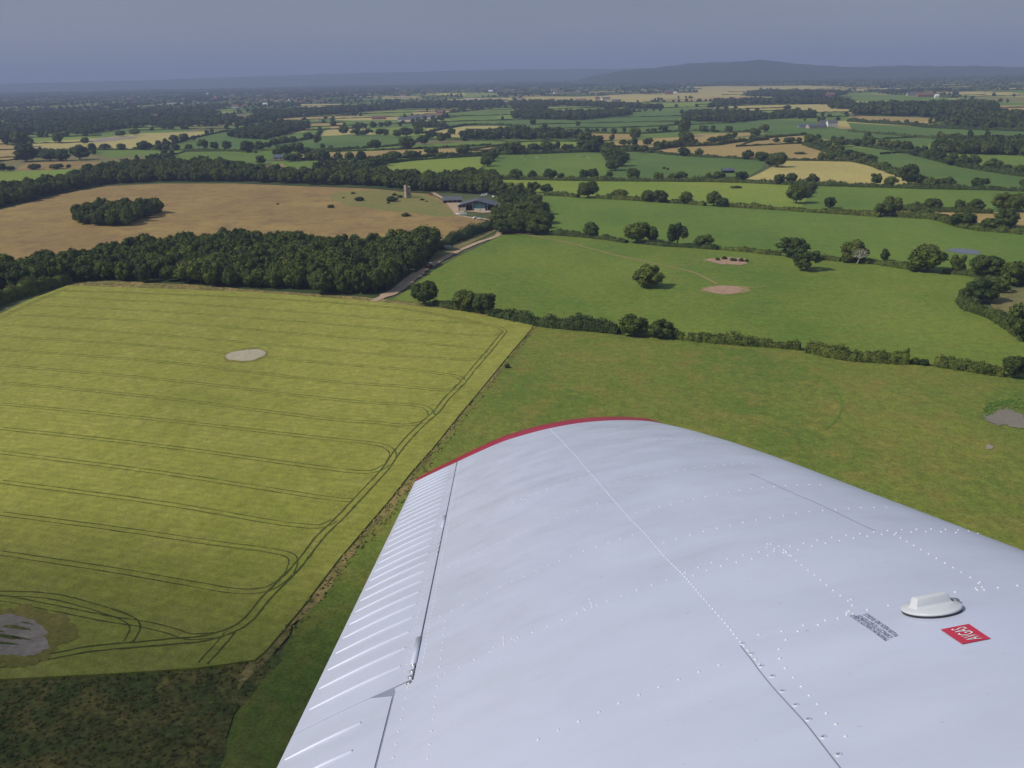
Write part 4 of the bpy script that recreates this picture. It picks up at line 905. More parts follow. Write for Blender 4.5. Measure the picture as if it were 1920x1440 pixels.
# scrub bushes
def bush(px, py, w, label, top=None, group=None):
    x, y = ground(px, py); m = mpp(px, py); me_ = BUSH[random.randrange(3)]
    o = link('bush', me_, loc=(x, y, 0)); W = w * m; H = W * .7 if top is None else (py - top) * m
    o.scale = (W, W, H / me_['h']); o.rotation_euler[2] = random.random() * 6.28
    tag(o, label, 'bush', group); return o
bush(951, 691, 12, 'small dark bush on the dry margin between barley and pasture', 681)
for i, (x, y, w, l) in enumerate([(740,366,12,'low bush left of the brick tower'),(729,376,9,'small bush below and left of the brick tower'),(735,377,26,'spreading scrub beside the brick tower'),(750,370,14,'low bush just left of the brick tower foot'),(766,367,16,'bush at the right foot of the brick tower'),(673,376,22,'flat scrub patch in the brown field'),(662,363,10,'small bush at the top of the brown field'),(644,371,6,'tiny bush in the brown field'),(761,405,20,'flat dark bush on the green slope below the barns'),(620,389,16,'low scrub at the middle of the brown field'),(521,383,7,'tiny dark bush left of middle in the brown field'),(728,381,8,'dark upright bush under the brick tower'),(792,375,10,'low bush between tower and track'),(800,378,6,'small bush close to the track above the yard')]):
    bush(x, y + 1, w, l, y - w * .35)
for i, (x, y, w) in enumerate([(1595,674,22),(1716,684,22),(1733,686,20),(1480,655,24),(1390,648,24),(1372,646,18),(1535,489,16),(1543,488,14),(1590,493,30),(1712,510,22)]):
    bush(x, y, w, f"{ordw(i)} scrub bush counted by nearness in the hedges round the lone oak pasture", y - w * .7, 'scrub bushes in the hedges round the lone oak pasture')
for (x, y, w) in [(1345,486,10),(1358,484,12),(1375,487,14),(1390,488,12),(1400,489,8)]:
    bush(x, y + 3, w, 'low scrub growing on the bare earth mound beyond the lone oak', y - 4, 'scrub on the bare earth mound')
for (x, y, w) in [(1245,317,8),(1252,319,6),(1380,353,24),(1500,289,26)]:
    bush(x, y, w, 'low far scrub patch by itself in an open field', y - 5, 'far scrub patches in open fields')

# oak with bleached limbs
x, y = ground(1601, 492); m = mpp(1601, 492)
root = empty('oak_tree', (x, y, 0), 0.6)
c_ = link('crown', CROWN[1], root); c_.scale = (54 * m, 54 * m, 45 * m / CROWN[1]['h'])
tm = trunk_mesh('trunk', 77, MT['deadwood'], 0.75, 0.035); t_ = link('trunk', tm, root); t_.scale = (54 * m,) * 2 + (45 * m,)
parts = []; r_ = random.Random(5)
W_ = 54 * m; Hh = 45 * m
def limb_v(p0, p1, r0, r1, n=6):
    d = Vector(p1) - Vector(p0); q = d.to_track_quat('Z', 'Y'); v = []
    for (p, rr) in ((p0, r0), (p1, r1)):
        for k in range(n):
            a = 2 * math.pi * k / n; v.append(tuple(Vector(p) + q @ Vector((math.cos(a) * rr, math.sin(a) * rr, 0))))
    return v, [(k, (k + 1) % n, n + (k + 1) % n, n + k) for k in range(n)] + [tuple(range(n, 2 * n))]
root.rotation_euler = (0, 0, 0)
ys = -W_ * .54
base = (0, ys * .55, 0); j = (0, ys * 1.0, Hh * .3); parts.append(limb_v(base, j, .42, .34))
for k in range(11):
    a = math.pi * (0.04 + 0.92 * k / 10); L_ = W_ * r_.uniform(.2, .3)
    e1 = (math.cos(a) * L_ * .6, ys * r_.uniform(.98, 1.08), Hh * .3 + math.sin(a) * L_ * .6 + .6)
    parts.append(limb_v(j, e1, .2, .13))
    for s_ in (-1, 0, 1):
        b_ = a + s_ * .35; parts.append(limb_v(e1, (e1[0] + math.cos(b_) * L_ * .5, e1[1] + r_.uniform(-.2, .5), e1[2] + math.sin(b_) * L_ * .5), .12, .05, 4))
v, f = join(parts); link('dead_branch', mesh('dead_branch', v, f, [MT['deadwood']]), root)
tag(root, 'oak with pale bleached bare branches showing in front of its dark crown', 'tree')

# ------------------------------------------------------------------ rough vegetation (stuff)
def tufts(name, polys, _n, size, mats, label, cat, hmax=.5):
    P = []
    for poly, k in polys:
        W = [ground(*p) for p in poly]; xs = [p[0] for p in W]; ys_ = [p[1] for p in W]; c = 0; tries = 0
        while c < k and tries < k * 40:
            tries += 1
            x, y = random.uniform(min(xs), max(xs)), random.uniform(min(ys_), max(ys_))
            if in_poly(x, y, W): P.append((x, y)); c += 1
    P = np.array(P); r = rng; per = 7
    base = np.repeat(P, per, 0); nn = len(base)
    D = r.normal(0, 1, (nn, 3)); D[:, 2] = np.abs(D[:, 2]) + .9; D /= np.linalg.norm(D, axis=1)[:, None]
    sz = np.repeat(r.uniform(.4, 1.2, len(P)), per) * size
    PP = np.zeros((nn, 3)); PP[:, :2] = base + D[:, :2] * sz[:, None]; PP[:, 2] = .36 + D[:, 2] * np.minimum(sz, hmax)
    V, Q = leaf_quads(PP, D, size * .4, r)
    mi = np.repeat(r.choice(len(mats), len(P), p=None), per)
    o = link(name, qmesh(name, V, [Q], mats, mi)); tag(o, label, cat, kind='stuff')
TM = [plain('dead_grass', (0.30, 0.23, 0.10), .9, .3), plain('green_weeds', (0.075, 0.10, 0.022), .9, .3), plain('faded_dock', (0.20, 0.16, 0.06), .9, .3)]
tufts('rough_grass', [([(1004,611),(1012,613),(925,722),(825,852),(765,937),(650,1067),(590,1147),(500,1250),(470,1262),(560,1138),(633,1053),(734,934),(812,841),(911,720)], 500), ([(120,529),(360,536),(620,555),(700,561),(700,567),(500,552),(360,544),(130,539)], 500)],
      0, .36, TM, 'dry grass and weeds along the margin of the barley field', 'rough grass')
tufts('meadow_weeds', [([(-60,1290),(477,1240),(520,1240),(440,1340),(400,1470),(-60,1500)], 1100)], 0, .35, [plain('dark_weeds', (0.065, 0.085, 0.02), .9, .3), plain('rank_grass', (0.10, 0.105, 0.028), .9, .3), plain('dull_grass', (0.17, 0.125, 0.045), .9, .3)], 'rank weeds covering the dark meadow at the lower left', 'weeds', .3)
tufts('pond_plants', [([(1842,768),(1856,757),(1885,752),(1925,756),(1935,766),(1900,770),(1872,770),(1860,780),(1848,784)], 520), ([(1840,776),(1850,755),(1925,748),(1940,758),(1865,764),(1850,786)], 200)], 0, .3, [plain('pond_weed', (0.11, 0.20, 0.035), .9, .3)], 'bright green plants fringing the muddy pond', 'pond plants', .3)

# ------------------------------------------------------------------ the aircraft wing
def cam2w(p): p = np.asarray(p, float); return CAM + RT * p[0] + UP * p[1] + fwd * p[2]
def rayc(px, py): return np.array([px - 960.0, 720.0 - py, F])
WS = rayc(902, 646); WS /= np.linalg.norm(WS)
al = math.radians(11.5)
WC = np.array([math.cos(al), math.sin(al), 0.0]); WC[2] = -(WC[0] * WS[0] + WC[1] * WS[1]) / WS[2]; WC /= np.linalg.norm(WC)
WN = np.cross(WC, WS); WN *= np.sign(WN[1])
WO = rayc(778, 903) * 6.2 / F
TIPP = np.array([(0,0),(.14,.036),(.284,.069),(.43,.103),(.595,.137),(.75,.152),(.9,.159),(1.1,.153),(1.3,.128),(1.49,.086),(1.6,.045),(1.655,.0),(1.675,-.05)])
INP = np.array([(0,0),(.14,.036),(.284,.069),(.43,.106),(.6,.146),(.75,.168),(.9,.182),(1.1,.190),(1.3,.180),(1.5,.148),(1.62,.104),(1.70,.035),(1.725,-.035)])
def dense(P, n=40):
    out = smooth_poly([tuple(p) for p in P], n, closed=False); return np.array(out)
TD, ID = dense(TIPP), dense(INP); ND = len(TD) - 1
RIBS = []
def surf(s, t, off=0.0):
    """s metres inboard of the tip rib, t 0..12 along the upper skin from the trailing edge; world position"""
    b = 1 - (1 - min(max(s, 0), 2.8) / 2.8) ** 2
    x = min(max(t / 12.0 * ND, 0), ND - 1e-6); i = int(x); f = x - i
    a = TD[i] * (1 - f) + TD[i + 1] * f; c = ID[i] * (1 - f) + ID[i + 1] * f
    q = a * (1 - b) + c * b
    n = q[1]
    if RIBS and t > 2.05:
        rs = RIBS
        for k in range(len(rs) - 1):
            if rs[k] <= s < rs[k + 1]:
                u = (s - rs[k]) / (rs[k + 1] - rs[k]); wv = math.sin(math.pi * min(max((t - 2) / 8.5, 0), 1))
                n -= 0.0033 * math.sin(math.pi * u) ** 1.3 * wv * (1 + .5 * math.sin(k * 2.3 + t * 1.7)); break
    if s < 0:
        k = min(1.0, -s / 0.42); n += 0.017 * math.sin(math.pi * min(t / 11.0, 1)) ** .8 * math.sin(min(k * 1.9, 1) * math.pi / 2) - 0.13 * (1 - math.sqrt(max(0, 1 - k ** 3.6)))
    p = WO - WS * s + WC * q[0] + WN * (n + off)
    return cam2w(p)
def proj_w(w): return np.array(project(*w))
def inv(px, py, s0=2.0, t0=5.0):
    s, t = s0, t0; tgt = np.array([px, py], float)
    for _ in range(25):
        p = proj_w(surf(s, t)); e = p - tgt
        if abs(e).max() < .05: break
        h = 1e-3; js = (proj_w(surf(s + h, t)) - p) / h; jt = (proj_w(surf(s, t + h)) - p) / h
        A = np.array([js, jt]).T
        try: d = np.linalg.solve(A, e)
        except Exception: break
        d = np.clip(d, -.6, .6); s -= d[0]; t = min(max(t - d[1], 0), 12)
    return s, t
def inv_line(px):
    out = []; s0, t0 = 2.0, 5.0
    # a good first guess from the chord lines
    for (x, y) in px:
        best = None
        for sg in (.3, 1.2, 2.2, 3.2, 4.0):
            for tg in (1.2, 3, 5, 7, 9):
                p = proj_w(surf(sg, tg)); d = np.hypot(*(p - (x, y)))
                if best is None or d < best[0]: best = (d, sg, tg)
        out.append(inv(x, y, best[1], best[2]))
    return out
ROW_PX = [
 [(868,894),(915,873),(964,851),(1007,836),(1037,827)],
 [(859.6,939),(907.7,916),(955.8,894),(995,878.6),(1028.7,866.6),(1062,856.7)],
 [(853.7,993),(877,981),(926.7,957),(964.6,940),(1018.5,918.8),(1066.6,901.3),(1104.6,891.6)],
 [(842,1063),(880,1044),(919.4,1024.6),(960,1006.6),(999.6,988.8),(1040.4,972.5),(1078.3,958.5),(1133.7,940.4)],
 [(825.5,1155),(885.4,1126.4),(950,1095),(990.8,1076),(1034.6,1058),(1085.6,1036.6),(1146.8,1015),(1187.6,1001.6)],
 [(834.6,1263),(858,1252.7),(902.4,1230.6),(963.5,1198),(1009,1182),(1054.7,1161.6),(1120,1134),(1181,1111),(1259,1085)],
 [(1009,1386.6),(1095,1348),(1179.7,1310.6),(1262.5,1277.8),(1343.7,1248.4),(1379.7,1236)],
]
FROW_PX = [
 [(1090.4,849),(1134,838.4),(1170.6,833),(1214,826),(1246,823.3),(1287.5,822.4),(1319.6,825)],
 [(1140.8,907),(1184.4,897),(1225.6,888),(1273.7,879.7),(1312.7,874),(1351.6,870.5),(1379,868),(1420.4,868)],
 [(1193.5,959),(1246,945),(1296.7,933.7),(1351.6,923.6),(1402,915.4),(1445.6,911.7),(1498,908.5),(1548.7,908.5)],
 [(1244,1015),(1294,1001.6),(1345,989.6),(1402,977),(1461.6,966.7),(1519,958),(1548.7,955.7),(1613,951),(1681.6,952)],
 [(1285,1073),(1333,1055),(1406.6,1038),(1480,1024.5),(1544,1010),(1608,1000),(1672.5,993),(1736.6,991),(1791.6,993),(1838,1001)],
 [(1300,1079),(1340,1064),(1412,1047),(1486,1033),(1550,1018),(1612,1007),(1674,999),(1738,996),(1793,998)],
]
EXTRA_PX = [
 [(1474,1034),(1500,1055),(1531,1077.6),(1564.8,1105),(1590.6,1123.4),(1600,1129)],
 [(1677.8,1001.7),(1700,1014.6),(1724.6,1028),(1752,1042.7),(1781,1058),(1810,1075),(1832.8,1087),(1845.7,1093.7)],
 [(1422.7,1189),(1461,1184),(1526,1166),(1555,1160),(1590.6,1150),(1620,1143),(1655,1134),(1702,1130)],
 [(1791,1108),(1849,1103),(1894,1098),(1925,1095)],
 [(1571,1158),(1532.5,1171),(1497,1182.5),(1476,1197),(1461.4,1213),(1459.8,1226),(1464.7,1242),(1484,1261.6),(1506.7,1287.5),(1526,1310),(1548.6,1336),(1568,1358.5),(1600,1400)],
]
SPAR_PX = [(1031.5,804.7),(1075,849),(1110,890),(1148,934),(1203.6,993.7),(1250,1044.7),(1282,1078),(1317,1118),(1362.5,1169),(1392,1207),(1428,1249)]
SEAM_PX = [(1387.5,1210),(1422,1254),(1469,1307),(1515.6,1363),(1575,1440)]
SCREW_PX = [(1392,1207),(1409,1226),(1427,1249),(1448,1268),(1467,1296),(1492,1322),(1515.6,1349),(1543.7,1382),(1572,1415)]
LE_PX = [(1269,828),(1315,849),(1406.6,888),(1443,904),(1503,931.4),(1567,959),(1640,994)]
rows_st = [inv_line(p) for p in ROW_PX]; frows_st = [inv_line(p) for p in FROW_PX]
ex_st = [inv_line(p) for p in EXTRA_PX]; spar_st = inv_line(SPAR_PX); seam_st = inv_line(SEAM_PX); le_st = inv_line(LE_PX)
print('rib s', [[round(a[0], 2) for a in r] for r in rows_st]); print('frib s', [[round(a[0], 2) for a in r] for r in frows_st])
print('spar', [(round(a, 2), round(b, 2)) for a, b in spar_st]); print('le', [(round(a, 2), round(b, 2)) for a, b in le_st])
print('hinge', [tuple(round(q, 2) for q in a) for a in inv_line([(858,868),(849,929.5),(839,973),(830,1010),(813,1098.6),(801,1160),(785,1242),(773.4,1284),(735,1303),(708,1316),(735,1400)])])
RIBS[:] = [0.0] + [float(np.mean([a[0] for a in r])) for r in rows_st] + [4.9]
print('ribs', [round(r, 2) for r in RIBS])
TH = 2.0                                   # hinge line
S_AIL = 4.03
def wing_paint():
    m, nt, b = mat_base('white_wing_paint', 0.32)
    b.inputs['Specular IOR Level'].default_value = 0.5
    tc_ = nt.nodes.new('ShaderNodeTexCoord'); P = tc_.outputs['Object']
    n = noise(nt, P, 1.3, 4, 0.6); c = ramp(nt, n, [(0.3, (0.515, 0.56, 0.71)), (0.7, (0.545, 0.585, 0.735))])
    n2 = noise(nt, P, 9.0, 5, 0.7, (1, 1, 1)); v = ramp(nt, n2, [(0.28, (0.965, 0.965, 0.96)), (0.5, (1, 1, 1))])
    c = mixc(nt, c, v, 1.0, 'MULTIPLY')
    n3 = noise(nt, P, 1.0, 4, 0.7, (1.2, 7.0, 7.0), 0.0); v = ramp(nt, n3, [(0.32, (0.96, 0.96, 0.94)), (0.52, (1, 1, 1))])
    c = mixc(nt, c, v, 1.0, 'MULTIPLY')
    n6 = noise(nt, P, 60.0, 2, 0.5); v = ramp(nt, n6, [(0.22, (0.80, 0.79, 0.77)), (0.27, (1, 1, 1))])
    c = mixc(nt, c, v, 1.0, 'MULTIPLY'); nt.links.new(c, b.inputs['Base Color'])
    r_ = ramp(nt, noise(nt, P, 5.0, 4, 0.6), [(0.3, (0.26,) * 3), (0.7, (0.42,) * 3)]); nt.links.new(r_, b.inputs['Roughness'])
    bp = nt.nodes.new('ShaderNodeBump'); bp.inputs['Strength'].default_value = 0.5; bp.inputs['Distance'].default_value = 0.004
    nt.links.new(noise(nt, P, 3.2, 3, 0.5), bp.inputs['Height']); nt.links.new(bp.outputs[0], b.inputs['Normal']); return m
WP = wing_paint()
RED = plain('red_wingtip_paint', (0.33, 0.010, 0.035), 0.3, 0.12, 6)
RIVM = plain('rivet_paint', (0.68, 0.70, 0.76), 0.22, 0.03, 20)
SEAMM = plain('seam_shadow_gap', (0.20, 0.22, 0.28), 0.6, 0.1, 20)
STEEL = plain('bracket_steel', (0.35, 0.37, 0.40), 0.4, 0.2, 30, 0.6)
RUB = plain('black_rubber', (0.02, 0.02, 0.025), 0.6, 0.2, 20)
wroot_w = cam2w(WO)
wing = empty('airplane_wing', tuple(wroot_w))
tag(wing, 'white riveted metal aircraft wing with a red tip reaching out over the fields', 'airplane wing')
WR = np.array(wroot_w)
def wpart(name, V, Q, mats, smooth=True, midx=None, parent=None):
    V = np.array(V) - WR
    me = qmesh(name, V, [np.array(Q)], mats, midx, smooth)
    return link(name, me, parent or wing)
def skin(name, ss, ts, mats, th=0.06, notch=0.0):
    """closed shell: upper skin over (ss, ts), and a lower skin th below"""
    nS, nT_ = len(ss), len(ts); V = []
    def ns(s, t): return s + (notch * max(0, t - 1.30) / .40 * max(0, 1 - (s - ss[0]) / .3) if notch else 0)
    for s in ss:
        for t in ts: V.append(surf(ns(s, t), t))
    Nw = cam2w(WN) - CAM
    U = len(V)
    for s_u in ss:
        for k, t in enumerate(ts):
            s = ns(s_u, t)
            a = (k / (nT_ - 1)); bow = 0.02 + th * math.sin(math.pi * min(1, .06 + a * .9)) if th > .03 else th * (0.15 + .85 * a)
            p = surf(s, t); V.append(p - Nw * bow)
    Q = []
    for i in range(nS - 1):
        for j in range(nT_ - 1):
            a = i * nT_ + j; Q.append((a, a + 1, a + nT_ + 1, a + nT_)); Q.append((U + a, U + a + nT_, U + a + nT_ + 1, U + a + 1))
    for i in range(nS - 1):
        a = i * nT_; Q.append((a, a + nT_, U + a + nT_, U + a)); a += nT_ - 1; Q.append((a, U + a, U + a + nT_, a + nT_))
    for j in range(nT_ - 1):
        a = j; Q.append((a, U + a, U + a + 1, a + 1)); a = (nS - 1) * nT_ + j; Q.append((a, a + 1, U + a + 1, U + a))
    V = np.array(V) - WR; me = qmesh(name, V, [np.array(Q)], mats, None, False)
    bm = bmesh.new(); bm.from_mesh(me); bmesh.ops.recalc_face_normals(bm, faces=bm.faces)
    for f in bm.faces: f.smooth = True
    bm.to_mesh(me); bm.free()
    try: me.set_sharp_from_angle(angle=math.radians(32))
    except Exception: pass
    return link(name, me, wing)
lin = np.linspace
TE_F = 1.70                                  # skin over the flap ends here
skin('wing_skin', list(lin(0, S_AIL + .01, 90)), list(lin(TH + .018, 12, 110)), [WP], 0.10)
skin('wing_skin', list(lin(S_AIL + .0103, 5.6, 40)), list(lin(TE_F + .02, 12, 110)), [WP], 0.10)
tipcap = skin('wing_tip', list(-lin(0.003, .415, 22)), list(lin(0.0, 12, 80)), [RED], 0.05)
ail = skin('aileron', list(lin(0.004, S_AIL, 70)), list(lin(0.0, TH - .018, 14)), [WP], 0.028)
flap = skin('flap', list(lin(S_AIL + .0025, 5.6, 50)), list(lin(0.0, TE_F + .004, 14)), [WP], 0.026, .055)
def bead(name, pts, w, h, mat, parent, n=6):
    """raised bead along world points lying on the skin"""
    Nw = np.array(cam2w(WN) - CAM); P = np.array(pts); m_ = len(P); V = []
    for i in range(m_):
        T = P[min(i + 1, m_ - 1)] - P[max(i - 1, 0)]; T /= np.linalg.norm(T); B = np.cross(Nw, T); e_ = math.sin(math.pi * min(1, max(0, (i + .4) / (m_ - .2)))) ** .35
        for k in range(n + 1):
            a = math.pi * k / n; V.append(P[i] + B * math.cos(a) * w / 2 * (0.4 + .6 * e_) + Nw * (math.sin(a) * h * e_ - .0006))
    Q = [(i * (n + 1) + k, (i + 1) * (n + 1) + k, (i + 1) * (n + 1) + k + 1, i * (n + 1) + k + 1) for i in range(m_ - 1) for k in range(n)]
    return wpart(name, V, Q, [mat], True, None, parent)
for k in range(28):
    s = .10 + .1405 * k
    bead('ridge', [surf(s, t) for t in lin(.16, 1.72, 12)], .016, .0052, WP, ail)
for k in range(9):
    s = S_AIL + .14 + .1405 * k
    bead('ridge', [surf(s, t) for t in lin(.14, 1.28, 9)], .016, .0052, WP, flap)
# rivets
def along(st, gap):
    out = [st[0]]; acc = 0.0; prev = surf(*st[0])
    for (a, b) in zip(st[:-1], st[1:]):
        for k in range(1, 41):
            q = (a[0] + (b[0] - a[0]) * k / 40, a[1] + (b[1] - a[1]) * k / 40); p = surf(*q); acc += np.linalg.norm(p - prev); prev = p
            if acc >= gap: out.append(q); acc = 0.0
    return out
riv = []
for r in rows_st + frows_st[:4]: riv += [(q, .0031) for q in along(r, .034)]
for r in frows_st[4:]: riv += [(q, .0031) for q in along(r, .034)]
for r in ex_st: riv += [(q, .0030) for q in along(r, .038)]
riv += [(q, .0031) for q in along(spar_st, .021)]
riv += [((s, TH + .13), .0026) for s in np.arange(.03, S_AIL, .034)] + [((s, TH - .17), .0024) for s in np.arange(.05, S_AIL - .05, .05)]
riv += [((s, TE_F + .25), .003) for s in np.arange(S_AIL + .05, 5.4, .06)] + [((s, 2.45), .003) for s in np.arange(S_AIL - .35, 5.4, .06)] + [((S_AIL - .18 + .0 * k, 2.0 + .0 * k + .12), .003) for k in range(1)]
riv += [((2.62 + .0 * k, .15 + .13 * k), .003) for k in range(10)]
for (x, y) in [(1025,815+110),(1005,926),(1011,929),(998,938),(990,938),(1000,1062)]: pass
for cl in ([(1003,925),(1008,925),(1013,927),(985,936),(990,939),(979,936)], [(1106,1124),(1108,1129),(1110,1133),(1120,1134),(1095,1140),(1098,1143)], [(944,1194),(944,1198),(944,1203),(945,1208),(960,1197),(966,1200),(926,1214),(922,1221)], [(1440,1020),(1446,1020),(1438,1026),(1452,1034),(1461,1024),(1470,1031),(1475,1036),(1480,1041)], [(1596,1124),(1598,1135),(1592,1146),(1600,1151),(1588,1149)], [(1835,1094),(1842,1101),(1846,1106),(1830,1103)]):
    for q in inv_line(cl): riv.append((q, .0030))
Nw = np.array(cam2w(WN) - CAM); Sw = np.array(cam2w(WS) - CAM); Cw = np.array(cam2w(WC) - CAM)
RV, RQ = [], []
iv = I1v[I1v[:, 2] > -0.3] if False else I1v
for (q, r0) in riv:
    if not (0 < q[0] < 5.4 and 0 < q[1] < 11.2): continue
    p = surf(q[0], q[1]); n = np.cross(surf(q[0], q[1] + .05) - p, surf(q[0] + .02, q[1]) - p); n /= np.linalg.norm(n)
    if n @ Nw < 0: n = -n
    a = np.cross(n, Sw); a /= np.linalg.norm(a); b = np.cross(n, a); o0 = len(RV) * len(I1v)
    RV.append(p + (I1v[:, :1] * a + I1v[:, 1:2] * b) * r0 * random.uniform(.85, 1.1) + I1v[:, 2:] * n * r0 * .62); RQ.append(I1f + o0)
me = qmesh('rivet', np.concatenate(RV) - WR, [np.concatenate(RQ)], [RIVM], None, True)
tag(link('rivet', me, wing), kind='stuff'); print('rivets', len(RV))
# seams
def strip(name, st, w, mat, off, parent=None):
    P = [];
    for (a, b) in zip(st[:-1], st[1:]):
        for k in range(12): P.append((a[0] + (b[0] - a[0]) * k / 12, a[1] + (b[1] - a[1]) * k / 12))
    P.append(st[-1]); W_ = np.array([surf(*q) for q in P]); V = []
    for i in range(len(W_)):
        T = W_[min(i + 1, len(W_) - 1)] - W_[max(i - 1, 0)]; T /= np.linalg.norm(T)
        q = P[i]; n = np.cross(surf(q[0], min(q[1] + .05, 12)) - W_[i], surf(q[0] + .02, q[1]) - W_[i]); n /= np.linalg.norm(n); n = n if n @ Nw > 0 else -n
        B = np.cross(n, T)
        V += [W_[i] + B * w / 2 + n * off, W_[i] - B * w / 2 + n * off]
    Q = [(2 * i, 2 * i + 1, 2 * i + 3, 2 * i + 2) for i in range(len(W_) - 1)]
    return wpart(name, V, Q, [mat], True, None, parent)
strip('panel_seam', seam_st + [(5.2, seam_st[-1][1])], .0016, SEAMM, .0008)
lapst = [(s, t + .06) for s, t in spar_st]
strip('panel_seam', le_st[2:], .0014, SEAMM, .0008)
strip('panel_seam', [(S_AIL + .03, TE_F + .03), (5.4, TE_F + .03)], .001, SEAMM, .0012)
# screws along the inboard seam, hinge screws and brackets
def disc(name, q, r0, h, mat, parent, n=16, slot=True):
    p = surf(*q); n_ = np.cross(surf(q[0], q[1] + .05) - p, surf(q[0] + .02, q[1]) - p); n_ /= np.linalg.norm(n_); n_ = n_ if n_ @ Nw > 0 else -n_
    a = np.cross(n_, Sw); a /= np.linalg.norm(a); b = np.cross(n_, a)
    V = []
    for (rr, hh) in ((r0 * 1.15, -.001), (r0, h), (r0 * .55, h), (r0 * .4, h * .5), (0.0001, h * .5)):
        for k in range(n):
            t = 2 * math.pi * k / n; V.append(p + (a * math.cos(t) + b * math.sin(t)) * rr + n_ * hh)
    Q = [(j * n + k, j * n + (k + 1) % n, (j + 1) * n + (k + 1) % n, (j + 1) * n + k) for j in range(4) for k in range(n)]
    mi = [0] * n + [0] * n + [1] * n + [1] * n
    return wpart(name, V, Q, [mat, SEAMM], False, mi, parent)
for q in inv_line(SCREW_PX): disc('screw', q, .0046, .0012, WP, wing)
for (x, y) in [(776,1243),(774,1255),(771,1266),(768,1277)]: disc('screw', inv_line([(x - 1, y + 4)])[0], .0062, .003, STEEL, ail)
for (x, y) in [(826,1012),(824,1021),(822,1030),(820,1037)]: disc('screw', inv_line([(x, y)])[0], .0052, .003, STEEL, ail)
for (sa, sb) in ((3.72, 3.93), (1.95, 2.20)):
    V = [surf(sa, TH - .09, .0035), surf(sb, TH - .09, .0035), surf(sb, TH + .01, .0035), surf(sa, TH + .01, .0035), surf(sa, TH - .09, -.004), surf(sb, TH - .09, -.004), surf(sb, TH + .01, -.004), surf(sa, TH + .01, -.004)]
    wpart('hinge', V, [(0, 1, 2, 3), (0, 4, 5, 1), (1, 5, 6, 2), (2, 6, 7, 3), (3, 7, 4, 0)], [WP], False)
# fuel filler cap
def local_frame(px, py):
    q = inv_line([(px, py)])[0]; p = surf(*q); n = np.cross(surf(q[0], q[1] + .05) - p, surf(q[0] + .02, q[1]) - p); n /= np.linalg.norm(n); n = n if n @ Nw > 0 else -n
    a = np.cross(Sw, n); a /= np.linalg.norm(a); a = a if a @ Cw > 0 else -a
    b = np.cross(n, a); b = b if b @ Sw > 0 else -b
    return p, a, b, n, q
p0, ca_, cb_, cn, qcap = local_frame(1747, 1144)
mp_cap = float((p0 - CAM) @ fwd) / F; RC = 54 * mp_cap
print('cap', qcap, 'radius', RC)
V, Q, mi = [], [], []
N_ = 40
for (rr, hh) in ((RC * .97, -.002), (RC * .99, .002), (RC * .99, .0035), (RC, .0038), (RC, .0062), (RC * .97, .0072), (RC * .5, .0082), (.0005, .0086)):
    for k in range(N_):
        t = 2 * math.pi * k / N_; V.append(p0 + (ca_ * math.cos(t) + cb_ * math.sin(t)) * rr + cn * hh)
for j in range(7):
    for k in range(N_): Q.append((j * N_ + k, j * N_ + (k + 1) % N_, (j + 1) * N_ + (k + 1) % N_, (j + 1) * N_ + k)); mi.append(1 if j < 2 else 0)
CAPW = plain('cap_paint', (0.57, 0.60, 0.65), 0.35, 0.04, 20); CAPD = plain('cap_rim_shade', (0.04, 0.04, 0.05), 0.6, 0.1, 20)  # dark lower rim puts the shadow beneath the cap into the colour
cap = wpart('fuel_cap', V, Q, [CAPW, CAPD], False, mi)
V = []
fd = ca_ * 0.985 + cb_ * 0.17; fdn = np.cross(cn, fd)
for (hh, hl, hw) in ((.006, RC * .78, .015), (.010, RC * .70, .010), (.022, RC * .62, .008), (.0245, RC * .56, .006)):
    for (sx_, sy_) in ((-1, -1), (1, -1), (1, 1), (-1, 1)): V.append(p0 + fd * (sx_ * hl + .002) + fdn * sy_ * hw + cb_ * RC * .12 + cn * hh)
Q = [(j * 4 + k, j * 4 + (k + 1) % 4, (j + 1) * 4 + (k + 1) % 4, (j + 1) * 4 + k) for j in range(3) for k in range(4)] + [(12, 13, 14, 15)]
h_ = wpart('handle', V, Q, [CAPW], False, None, cap)
bv = h_.modifiers.new('bevel', 'BEVEL'); bv.width = .0045; bv.segments = 4
tb = []
for (u, v_, hh) in ((RC * .96, -.006, .004), (RC * 1.22, -.004, .003), (RC * 1.22, .006, .003), (RC * .96, .008, .004), (RC * .96, -.006, .009), (RC * 1.22, -.004, .007), (RC * 1.22, .006, .007), (RC * .96, .008, .009)): tb.append(p0 + ca_ * u * .93 + cb_ * (v_ + RC * .35) + cn * hh)
wpart('latch', tb, [(4, 5, 6, 7), (0, 1, 5, 4), (1, 2, 6, 5), (2, 3, 7, 6), (3, 0, 4, 7)], [STEEL], False, None, cap)
